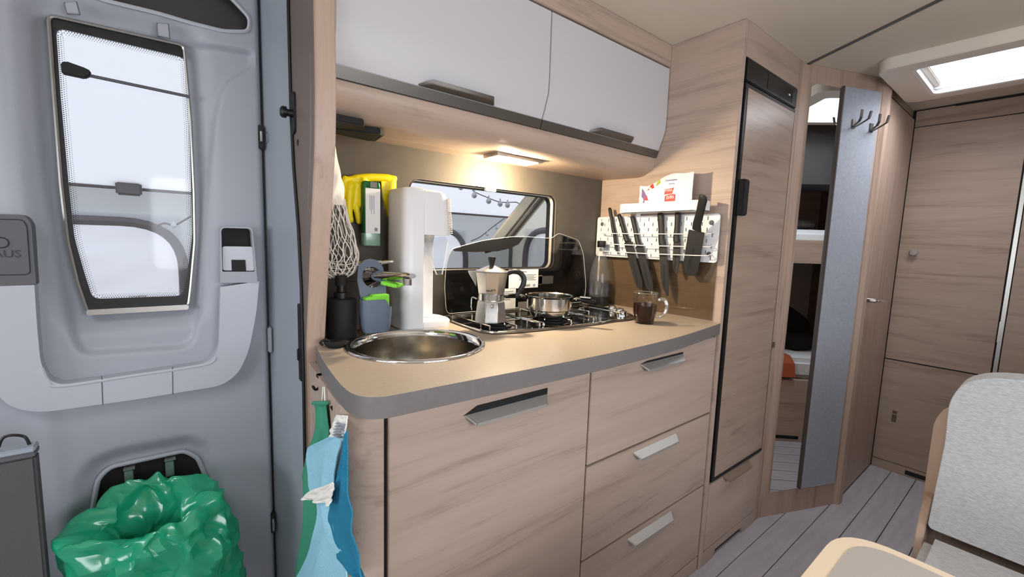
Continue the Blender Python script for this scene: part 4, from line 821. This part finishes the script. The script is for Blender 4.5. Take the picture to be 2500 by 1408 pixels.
# knives: top, bolster, tip in the crop of the board
def knife(top, bol, tip, gw, bw, kind, label, xs=(XF-.039,)*3):
    f = lambda q, x: PX(1400+q[0]/3.129, 380+q[1]/3.129, x)
    a, b, t = f(top, xs[0]), f(bol, xs[1]), f(tip, xs[2]); k = thing('kitchen_knife', t, label, 'knife', 'black knives on the peg board')
    d = (b-a).normalized(); n = Vector((0, d.z, -d.y)).normalized()
    rs = []
    for s, w in ((0, .55), (.03, .9), (.12, 1.0), (.5, .92), (.8, 1.0), (.93, 1.12), (1.0, 1.1)):
        p = a+(b-a)*s+n*gw*.12*math.sin(s*PI*2)
        rs.append([p+n*gw*.5*w*math.cos(i*PI/6)+Vector((1, 0, 0))*.0075*w*math.sin(i*PI/6) for i in range(12)])
    MB().rings(rs).build('grip', M_kgrip, k)
    d = (t-b).normalized(); n = Vector((0, d.z, -d.y)).normalized(); L = (t-b).length; h = bw/2
    if kind == 'chef': P = [(0, -h*.9), (.05, -h), (.6, -h*.95), (.85, -h*.5), (1, .3*h), (.97, h*.7), (.7, h), (0, h*.9)]
    elif kind == 'point': P = [(0, -h*.9), (.45, -h), (.8, -h*.55), (1, 0.5*h), (.98, h*.8), (.6, h), (0, h*.9)]
    else: P = [(0, -h*.95), (.03, -h), (.75, -h), (.93, -h*.75), (1, -.1*h), (.97, h*.7), (.85, h), (0, h*.95)]
    MB().prism([b-Vector((.001, 0, 0))+d*L*s+n*w for s, w in P], (.0022, 0, 0)).build('blade', M_knife, k, bevel=.0006)
    if kind != 'point':
        q = [b-Vector((.0016, 0, 0))+d*L*s+n*w for s, w in ((.35, -.1*h), (.8, -.45*h), (.86, -.25*h), (.8, .0*h), (.38, .12*h))]
        MB().prism(q, (.0006, 0, 0)).build('blade_groove', M_matte, k)
knife((275, 398), (312, 590), (332, 752), .015, .018, 'point', 'short black paring knife, closest to the window')
knife((345, 447), (412, 655), (513, 1022), .019, .036, 'wide', 'black knife with wide straight blade, second from the window')
knife((447, 462), (500, 684), (592, 1037), .020, .036, 'wide', 'long black bread knife, third from the window')
knife((660, 436), (682, 688), (706, 1076), .026, .034, 'chef', 'black carving knife with the longest blade tip, over the mug')
knife((795, 430), (790, 660), (776, 905), .024, .028, 'chef', 'medium black knife hanging between the carving knife and broad knife')
knife((990, 298), (942, 575), (884, 916), .033, .062, 'wide', 'largest black knife with broad blade and tallest grip', (XF-.128, XF-.066, XF-.04))
# little shelf with lip
sh = thing('peg_shelf', (XF-.06, .95, 1.33), 'small white shelf with curved lip above the knives', 'shelf')
sx0, sx1 = XF-.088, PB0-.001
shp = roundpoly([(sx1, .776), (sx0, .776), (sx0, 1.128), (sx1, 1.128)], [.001, .022, .04, .001], 7)
MB().plate(shp, [], lambda u, v, w: (u, v, 1.3315+w), .002).build('tray', M_white, sh, smooth=0)
shi = roundpoly([(sx1, .7785), (sx0+.0025, .7785), (sx0+.0025, 1.1255), (sx1, 1.1255)], [.001, .02, .038, .001], 7)
MB().plate(shp+shi[::-1], [], lambda u, v, w: (u, v, 1.3315+w), .036).build('lip', M_white, sh, smooth=40)
B((PB0-.004, .80, 1.30), (PB0-.0005, .82, 1.345)).build('hanger', M_white, sh)
B((PB0-.004, 1.06, 1.30), (PB0-.0005, 1.08, 1.345)).build('hanger', M_white, sh)
# wipes pack
wp = thing('wipes_pack', (1.46, .93, 1.334), 'white foil pack of cleaning wipes with red print on the shelf', 'packet')
wxp = 1.452
def pk_(a, b):
    y = 1.045-.22*a; zt = 1.437+.034*ss(.1, .75, a)-.004*math.sin(a*9); z = 1.334+(zt-1.334)*b
    return y, z
def pkf(side):
    def g(a, b):
        y, z = pk_(a, b); e = (math.sin(PI*min(1, max(0, a)))**.45)*(math.sin(PI*b)**.4)
        return Vector((wxp+side*(.0008+.011*e)+.003*noise.noise(Vector((a*6, b*5, side))), y, z))
    return g
MB().grid(pkf(-1), 26, 14).grid(pkf(1), 26, 14).build('pouch', M_pack, wp, smooth=60)
def onpack(a, b, off=.0012):
    v = pkf(-1)(a, b); v.x -= off; return v
def patch(name, poly, m): MB().add([onpack(a, b) for a, b in poly]+[onpack(a, b, .0002) for a, b in poly], [tuple(range(len(poly)))[::-1], tuple(range(len(poly), 2*len(poly)))]).build(name, m, wp, smooth=0)
patch('print', [(.54, .24), (.73, .24), (.73, .44), (.66, .45), (.54, .42)], M_red); patch('print', [(.53, .46), (.68, .46), (.70, .61), (.54, .60)], M_red)
patch('print', [(.18, .80), (.32, .80), (.28, .98), (.24, .98)], M_red); patch('print', [(.35, .84), (.43, .86), (.41, .98), (.36, .97)], M_olive); patch('print', [(.055, .05), (.12, .05), (.14, .45), (.20, .55), (.09, .85), (.06, .9)], M_purple); patch('print', [(.14, .45), (.22, .42), (.18, .62)], M_red)
def ptext(s, a, b, size, m): 
    v = onpack(a, b, .0034); text('print_text', s, size, frame(v, (0, 1, 0), (0, 0, -1)), m, wp, .0002)
ptext('opti', .72, .40, .020, M_white); ptext('WISCH', .685, .575, .010, M_white); ptext('REINIGUNGS', .74, .84, .0080, M_blue); ptext('TUCHER', .71, .74, .0065, M_blue)
# ================================================================== BACK WALL LEFT: bottle, glove, net bag
g0 = thing('rubber_glove', (.46, 1.27, 1.25), 'yellow rubber glove draped behind the green dish soap bottle', 'glove')
YGv = 1.272
gm = MB()
def gch(pts, rr, Y=YGv): gm.tube(catmull([PY(x, y, Y+(0 if len(p) < 3 else p[2])) for p in pts for x, y in [p[:2]]], 4), [rr[min(len(rr)-1, int(i*len(rr)/((len(pts)-1)*4+1)))] for i in range((len(pts)-1)*4+1)], 10, round_ends=True)
gch([(848, 446), (850, 480), (846, 503), (847, 518)], [.011, .0105, .010, .009]); gch([(856, 452), (852, 500), (853, 525), (856, 537)], [.011, .0105, .010, .009], YGv-.008)
gch([(872, 452), (868, 495), (874, 525), (876, 540)], [.012, .011, .010, .009]); gch([(886, 442), (883, 470), (881, 492), (880, 499)], [.010, .010, .009, .009], YGv-.010)
gch([(842, 440), (868, 436), (900, 433), (940, 434), (962, 436)], [.010, .012, .012, .012, .010]); gch([(846, 455), (870, 452), (890, 446)], [.013, .013, .012]); gch([(850, 470), (870, 468)], [.012, .012]); gch([(842, 436), (838, 460), (842, 480)], [.009, .008, .008])
gm.build('hand', M_yellow, g0, remesh=.0025, relax=5, smooth=80)
cuf = [[(926, 428), (968, 431)], [(929, 445), (969, 450)], [(932, 465), (969, 475)], [(936, 485), (969, 497)], [(941, 505), (962, 514)], [(946, 528), (951, 529)]]
def cg(a, b):
    k = a*(len(cuf)-1); i = min(len(cuf)-2, int(k)); t = k-i
    L = PY(*cuf[i][0], YGv).lerp(PY(*cuf[i+1][0], YGv), t); R_ = PY(*cuf[i][1], YGv).lerp(PY(*cuf[i+1][1], YGv), t)
    ph = b*2*PI; w = .5-.5*math.cos(ph); p = L.lerp(R_, w); p.y += -.008*math.sin(ph)*(1 if True else 1)-.003*math.sin(b*20+a*6); return p
MB().grid(cg, 20, 28, wv=True).build('cuff', M_yellow, g0, smooth=80)
a, b = PY(887, 440, 1.232), PY(930, 600, 1.232)
sb = thing('dish_soap_bottle', (.46, 1.245, b.z), 'green dish soap bottle with white label mounted on the wall', 'bottle')
def br_(z, k=1): return [Vector(((a.x+b.x)/2+(x)*k, 1.245+y*k, z)) for x, y in rrect(-(b.x-a.x)/2, -.015, (b.x-a.x)/2, .015, .008, 4)]
zc_ = b.z+.036
MB().rings([br_(zc_, .98), br_(zc_+.004), br_(a.z-.012), br_(a.z-.003, .95), br_(a.z, .8)]).build('body', M_soapg, sb)
MB().rings([br_(b.z, .95), br_(b.z+.003, 1.0), br_(zc_, .99)]).build('cap', M_soapc, sb)
la, lb = PY(892, 458, 1.2294), PY(929, 570, 1.2294)
MB().box((la.x, 1.2286, lb.z), (lb.x-.001, 1.2298, la.z)).build('label', M_label, sb, bevel=.0004)
B((lb.x-.018, 1.2282, lb.z+.006), (lb.x-.009, 1.2286, lb.z+.016)).build('label_mark', M_strip, sb, smooth=0)
for k in range(4): B((la.x+.012+.004*k, 1.2282, la.z-.06-.012*(k % 2)), (la.x+.0135+.004*k, 1.2286, la.z-.02)).build('label_line', M_felt, sb, smooth=0)
B(((a.x+b.x)/2-.007, 1.226, a.z-.018), ((a.x+b.x)/2+.012, 1.232, a.z-.002)).build('clip', M_chrome, sb, bevel=.001)
MB().cyl((.463, 1.26, a.z-.03), (.463, 1.2895, a.z-.03), .012, .016, 16).build('suction_mount', M_white, sb)
# net bag
nb = thing('net_bag', (.34, 1.17, 1.09), 'white cotton net shopping bag hanging beside the tall panel', 'bag')
NZ = [(1.455, .321, .014), (1.40, .322, .019), (1.36, .324, .026), (1.335, .325, .030), (1.31, .326, .030), (1.28, .330, .032), (1.24, .334, .038), (1.20, .3385, .045), (1.165, .341, .050), (1.135, .341, .049), (1.11, .340, .040), (1.096, .339, .022)]
NC = catmull([Vector(p) for p in NZ], 8)
def nbp(s, th, wob=0):
    k = s*(len(NC)-1); i = min(len(NC)-2, int(k)); v = NC[i].lerp(NC[i+1], k-i); r = v.z+wob
    return Vector((v.y+r*math.cos(th)*1.0, 1.165+r*math.sin(th)*1.15, v.x))
MB().grid(lambda a, b: nbp(a*.45, b*2*PI, .003*math.sin(b*2*PI*5+a*14)*a), 30, 40, wv=True).build('cloth_top', M_cotton, nb, smooth=80)
nt = MB()
for fam in (1, -1):
    for k in range(15):
        P = []
        for i in range(46):
            s = .40+.60*i/45; th = 2*PI*k/15+fam*(1.5*(i/45))+.05*math.sin(i*.6+k*1.3)
            P.append(nbp(s, th, -.001+.0015*math.sin(i*.5+k)))
        nt.tube(P, .00135, 5)
for i in range(5):
    s = .82+.04*i; nt.tube([nbp(s+.006*math.sin(t*.9), 2*PI*t/30, -.006) for t in range(30)], .0011, 5, closed=True)
tag(nt.build('netting', M_cotton, nb, smooth=60), kind='stuff')
MB().tube([(.321, 1.165, 1.45), (.318, 1.16, 1.466)], .004, 8).build('hanging_loop', M_cotton, nb)
# ================================================================== TOWELS ON THE LEFT OF THE CABINET
def hang(name, L, R_, X, m, par=None, amp=.006, k=2.2, seed=0, label=None, cat=None, dx=None):
    Lc = catmull([PX(x, y, X) for x, y in L], 8); Rc = catmull([PX(x, y, X) for x, y in R_], 8)
    def samp(Cv, t):
        q = t*(len(Cv)-1); i = min(len(Cv)-2, int(q)); return Cv[i].lerp(Cv[i+1], q-i)
    def g(a, b):
        p = samp(Lc, a).lerp(samp(Rc, a), b)
        p.x += amp*(.35+a)*math.sin(b*PI*2*k+seed+a*2.5)+.004*noise.noise(Vector((a*7, b*5, seed)))*min(1, a*4)
        return p
    return MB().grid(g, 46, 26).build(name, m, par, label, cat, smooth=80, solid=.0022)
for i, (x, y) in enumerate(((784, 934), (832, 1016))):
    p = PX(x, y, .246); p.z = .9028
    h = thing('towel_hook', (p.x, p.y, .87), 'small black hook under the worktop edge, %s' % ('holding the green cloth' if i == 0 else 'holding the blue towels'), 'hook', 'towel hooks under the worktop')
    MB().box((p.x-.008, p.y-.010, .896), (p.x+.008, p.y+.010, .9030)).build('base', M_matte, h, bevel=.001)
    MB().tube(catmull([(p.x, p.y, .897), (p.x-.002, p.y-.002, .878), (p.x-.012, p.y-.004, .872), (p.x-.018, p.y-.005, .880)], 4), .003, 7, round_ends=True).build('hook', M_matte, h)
gt = thing('dish_cloth', PX(770, 1200, .222), 'green dish cloth hanging from the rear hook by a loop', 'cloth')
hang('cloth', [(764, 984), (768, 1000), (766, 1050), (748, 1105), (737, 1150), (737, 1185), (742, 1230), (736, 1320), (722, 1420)], [(797, 983), (802, 1020), (804, 1055), (806, 1090), (800, 1150), (795, 1200), (790, 1260), (780, 1340), (768, 1420)], .226, M_gcloth, gt, .005, 1.6, 1)
MB().tube([PX(789, 944, .228), PX(786, 985, .226), PX(794, 985, .226), PX(792, 944, .228)], .0016, 6).build('loop', M_cotton, gt)
MB().tube([PX(764, 984, .222), PX(797, 983, .222)], .004, 7).build('hem', M_gcloth, gt)
tw = thing('light_towel', PX(790, 1300, .2), 'light blue waffle towel with white label hanging in front', 'towel')
hang('cloth', [(806, 1066), (760, 1088), (752, 1096), (755, 1140), (760, 1190), (775, 1230), (772, 1290), (752, 1350), (716, 1420)], [(834, 1070), (830, 1090), (822, 1120), (815, 1155), (811, 1185), (800, 1235), (810, 1290), (826, 1345), (840, 1420)], .203, M_lblue, tw, .004, 1.3, 4)
hang('white_fold', [(812, 1178), (790, 1186), (762, 1196), (745, 1210), (742, 1218)], [(813, 1182), (812, 1196), (810, 1212), (808, 1228), (806, 1232)], .194, M_cotton, tw, .003, 2.0, 2)
hang('care_label', [(822, 1012), (812, 1040), (804, 1070)], [(848, 1014), (846, 1046), (840, 1078)], .222, M_cotton, tw, .001, 1, 3)
for k in range(5):
    hang('label_line', [(822-k*2, 1032+k*7), (822-k*2, 1033.5+k*7)], [(842-k, 1036+k*7), (842-k, 1037.5+k*7)], .2195, M_felt, tw, 0, 1, 3)
hang('teal_towel', [(838, 1072), (830, 1120), (818, 1165), (812, 1200), (790, 1260), (785, 1290), (800, 1335), (845, 1385), (884, 1412)], [(846, 1050), (847, 1100), (847, 1150), (849, 1200), (856, 1250), (862, 1290), (874, 1340), (884, 1390), (888, 1414)], .208, M_teal, None, .003, 1.2, 7, 'dark teal towel hanging against the rounded cabinet corner', 'towel')
# ================================================================== DOOR BIN AND BAG, GREY BOX
BC = Vector((-.056, 1.165, 0)); ba, bb, bz = .100, .076, .588
def ell(k, z, o=0): return [Vector((BC.x+(ba*k+o)*math.copysign(abs(math.cos(t*PI/24))**.8, math.cos(t*PI/24)), BC.y+(bb*k+o)*math.copysign(abs(math.sin(t*PI/24))**.8, math.sin(t*PI/24)), z)) for t in range(48)]
bn = thing('waste_bin', (BC.x, BC.y, .2), 'grey waste bin mounted on the entrance door under the green bag', 'bin')
MB().rings([ell(.72, .2), ell(.75, .204), ell(.86, bz-.06), ell(.87, bz-.03), ell(.85, bz-.03), ell(.80, bz-.07), ell(.70, .21)]).build('body', M_dgrey, bn, smooth=50)
B((-.10, BC.y+bb*.9, .40), (.02, YD+.02, .56)).build('bracket', M_dgrey, bn)
prof2 = catmull([Vector(p) for p in [(-.085, -.17, 0), (-.062, -.14, 0), (-.046, -.08, 0), (-.034, -.03, 0), (-.018, .008, 0), (.006, .022, 0), (.028, .004, 0), (.036, -.06, 0), (.040, -.14, 0), (.046, -.26, 0), (.05, -.36, 0)]], 7)
def bagf(a, b):
    k = b*(len(prof2)-1); i = min(len(prof2)-2, int(k)); v = prof2[i].lerp(prof2[i+1], k-i); th = a*2*PI
    r, z = v.x, v.y
    p = Vector((BC.x+(ba+r*1.1)*math.cos(th), BC.y+(bb+r*.8)*math.sin(th), bz+z+.026*math.sin(th)))
    q = p*10; w1_ = nvec(q*.55+Vector((3, 1, 8))); w2_ = nvec(q*1.7+w1_*1.2); w3_ = nvec(q*4.2)
    rd = 1-2*abs(noise.noise(q*1.1+w1_*.8+Vector((5, 2, 1)))); am = .3+.7*ss(.05, .3, b)
    p += Vector((math.cos(th), math.sin(th), .8))*(.020*(rd-.6)*am)+w1_*.026*am+w2_*.015*am+w3_*.010
    p.y = min(YD-.022, p.y); p.x = max(-.204, p.x); return p
MB().grid(bagf, 150, 78, wu=True).build('waste_bag', M_green, None, 'crumpled translucent green bin bag folded over the door bin', 'bag', smooth=22)
gb = thing('grey_box', (-.31, 1.15, .3), 'dark grey upright box with light top rim at left picture edge', 'box')
xr = PY(84, 1090, 1.12).x; zt = PY(70, 1092, 1.12).z
B((xr-.20, 1.12, .25), (xr, 1.150, zt-.018)).build('body', mat('charcoal_cloth', (82, 80, 82), .85, bump=.4, bscale=500), gb, bevel=.004)
B((xr-.20, 1.118, zt-.018), (xr+.0005, 1.152, zt-.010)).build('lid_shadow', M_dgrey, gb, bevel=.001)
B((xr-.20, 1.119, zt-.010), (xr+.0005, 1.151, zt)).build('top_rim', M_frame, gb, bevel=.002)
MB().tube(catmull([PY(72, 1080, 1.135)+Vector((0, 0, -.004)), PY(60, 1066, 1.15), PY(30, 1062, 1.15), PY(6, 1070, 1.15), PY(-6, 1092, 1.15)+Vector((0, 0, -.004))], 6), .0025, 8).build('cord_loop', M_black, gb)
# ================================================================== DINETTE: bench and table
be = thing('dinette_bench', (1.5, -.25, 0), 'dinette bench with grey tweed cushions and oak side panel', 'bench')
def cush(lo, hi, r, name, puff=.012):
    mb = MB(); x0, y0, z0 = lo; x1, y1, z1 = hi
    mb.box(lo, hi); return mb.build(name, M_fabric, be, bevel=r, seg=4, smooth=60)
seatz = .445
tp = [PX(2353, 940, 1.6), PX(2314, 987, 1.6), PX(2260, 1300, 1.6)]
bk = [(-.75, .452), (-.75, .905), (.02, .905), (.085, .893), (.125, .868), (.145, .815), (.140, .70), (.148, .46)]
bkp = roundpoly(bk, [.02, .02, .03, .03, .03, .03, .02, .015], 4)
MB().plate(bkp, [], lambda u, v, w: (1.60+.05*(v-.45)/.45+w, u, v), .095).build('backrest', M_fabric, be, bevel=.014, seg=4, smooth=60)
B((1.10, -.75, .31), (1.605, .148, seatz)).build('seat', M_fabric, be, bevel=.02, seg=4, smooth=60)
bd = [(-.75, 0), (-.75, .80), (.10, .80), (.158, .775), (.174, .73), (.176, .0)]
MB().plate(roundpoly(bd, [0, 0, .02, .02, .02, 0], 4), [], lambda u, v, w: (1.70+w, u, v), .022).build('back_board', WZ, be, bevel=.002)
B((1.12, -.75, 0), (1.70, .135, .31)).build('base', WX, be, bevel=.003)
MB().prism([(1.58, .151, 0), (1.70, .151, 0), (1.70, .151, .52), (1.665, .151, .52), (1.60, .151, .44), (1.58, .151, .30)], (0, .018, 0)).build('side_panel', WZ, be, bevel=.002)
tb = thing('dinette_table', (.5, -.3, 0), 'dinette table with grey top and pale rounded edge', 'table')
tz_ = .70
to = roundpoly([(.955, -.85), (.955, .198), (.02, .198), (.02, -.85)], [.05, .085, .05, .05], 8)
MB().plate(to, [], lambda u, v, w: (u, v, tz_-.03+w), .03).build('edge', M_tbrim, tb, bevel=.009, seg=3, smooth=50)
ti = roundpoly([(.936, -.83), (.936, .172), (.045, .172), (.045, -.83)], [.04, .065, .04, .04], 8)
MB().plate(ti, [], lambda u, v, w: (u, v, tz_+.0002+w), .0008).build('top_surface', M_tblin, tb, smooth=0)
B((.40, -.4, .02), (.48, -.3, tz_-.031)).build('leg', M_alu, tb, bevel=.004)
B((.28, -.55, 0), (.60, -.15, .02)).build('foot', M_alu, tb, bevel=.004)
# ================================================================== BUNK BEDS (seen in the mirror)
bk_ = thing('bunk_bed', (2.7, -.55, 0), 'oak bunk bed opposite the mirror, seen in its reflection', 'bed')
X0, X1, Yf, Yr = 2.30, XR-.004, -.16, YO+.005
B((X0, Yf, 0), (X1, Yf+.02, .40)).build('lower_side', WX, bk_); B((X0, Yr, .36), (X1, Yf, .40)).build('lower_base', WX, bk_)
B((X0, Yf, 1.13), (X1, Yf+.02, 1.27)).build('upper_side', WX, bk_); B((X0, Yr, 1.13), (X1, Yf, 1.16)).build('upper_base', WX, bk_)
B((X0, Yr, 1.30), (X1, Yr+.015, 1.66)).build('back_panel', WX, bk_); B((X0-.02, Yr, 0), (X0, Yf+.02, ZT-.002)).build('end_panel', WZ, bk_)
B((X0, Yf-.30, 1.60), (X1, Yf+.02, ZT-.002)).build('upper_locker', mat('locker_dark', (62, 62, 64), .6), bk_)
B((X0+.15, Yf+.0195, .02), (X0+.34, Yf+.023, .04)).build('vent_slot', M_matte, bk_)
B((X0+.01, Yr+.02, .401), (X1-.01, Yf-.01, .53)).build('mattress', M_sheet, None, 'white lower bunk mattress reflected in the mirror', 'mattress', bevel=.03, seg=4)
B((X0+.01, Yr+.02, 1.161), (X1-.01, Yf-.01, 1.335)).build('mattress', M_sheet, None, 'white upper bunk mattress reflected in the mirror', 'mattress', bevel=.03, seg=4)
MB().grid(lambda a, b: Vector((2.36+.22*a, Yf+.012-.5*b if b > .0 else Yf+.012, .536+.012*math.sin(a*9+b*7)*b)) if b > .12 else Vector((2.36+.22*a, Yf+.028-.03*(b/.12), .42+.116*(b/.12))), 14, 24).build('blanket', M_orange, None, 'orange brown blanket on the lower bunk in the mirror', 'blanket', solid=.012)
MB().lathe([(.001, 0), (.16, .01), (.19, .05), (.15, .09), (.001, .105)], (2.66, -.6, 1.336), 24).build('pillow', M_pillow, None, 'grey patterned pillow on the upper bunk in the mirror', 'pillow', subd=1)
jk = MB(); jk.tube([(2.55, -.55, .63), (2.66, -.58, .74), (2.78, -.6, .66)], [.10, .13, .11], 12, round_ends=True); jk.tube([(2.6, -.5, .6), (2.72, -.42, .59), (2.84, -.45, .6)], [.06, .065, .06], 10, round_ends=True)
jk.build('black_jacket', mat('black_cloth', (14, 14, 16), .9), None, 'crumpled black clothing on the lower bunk in the mirror', 'jacket', remesh=.012, relax=4)
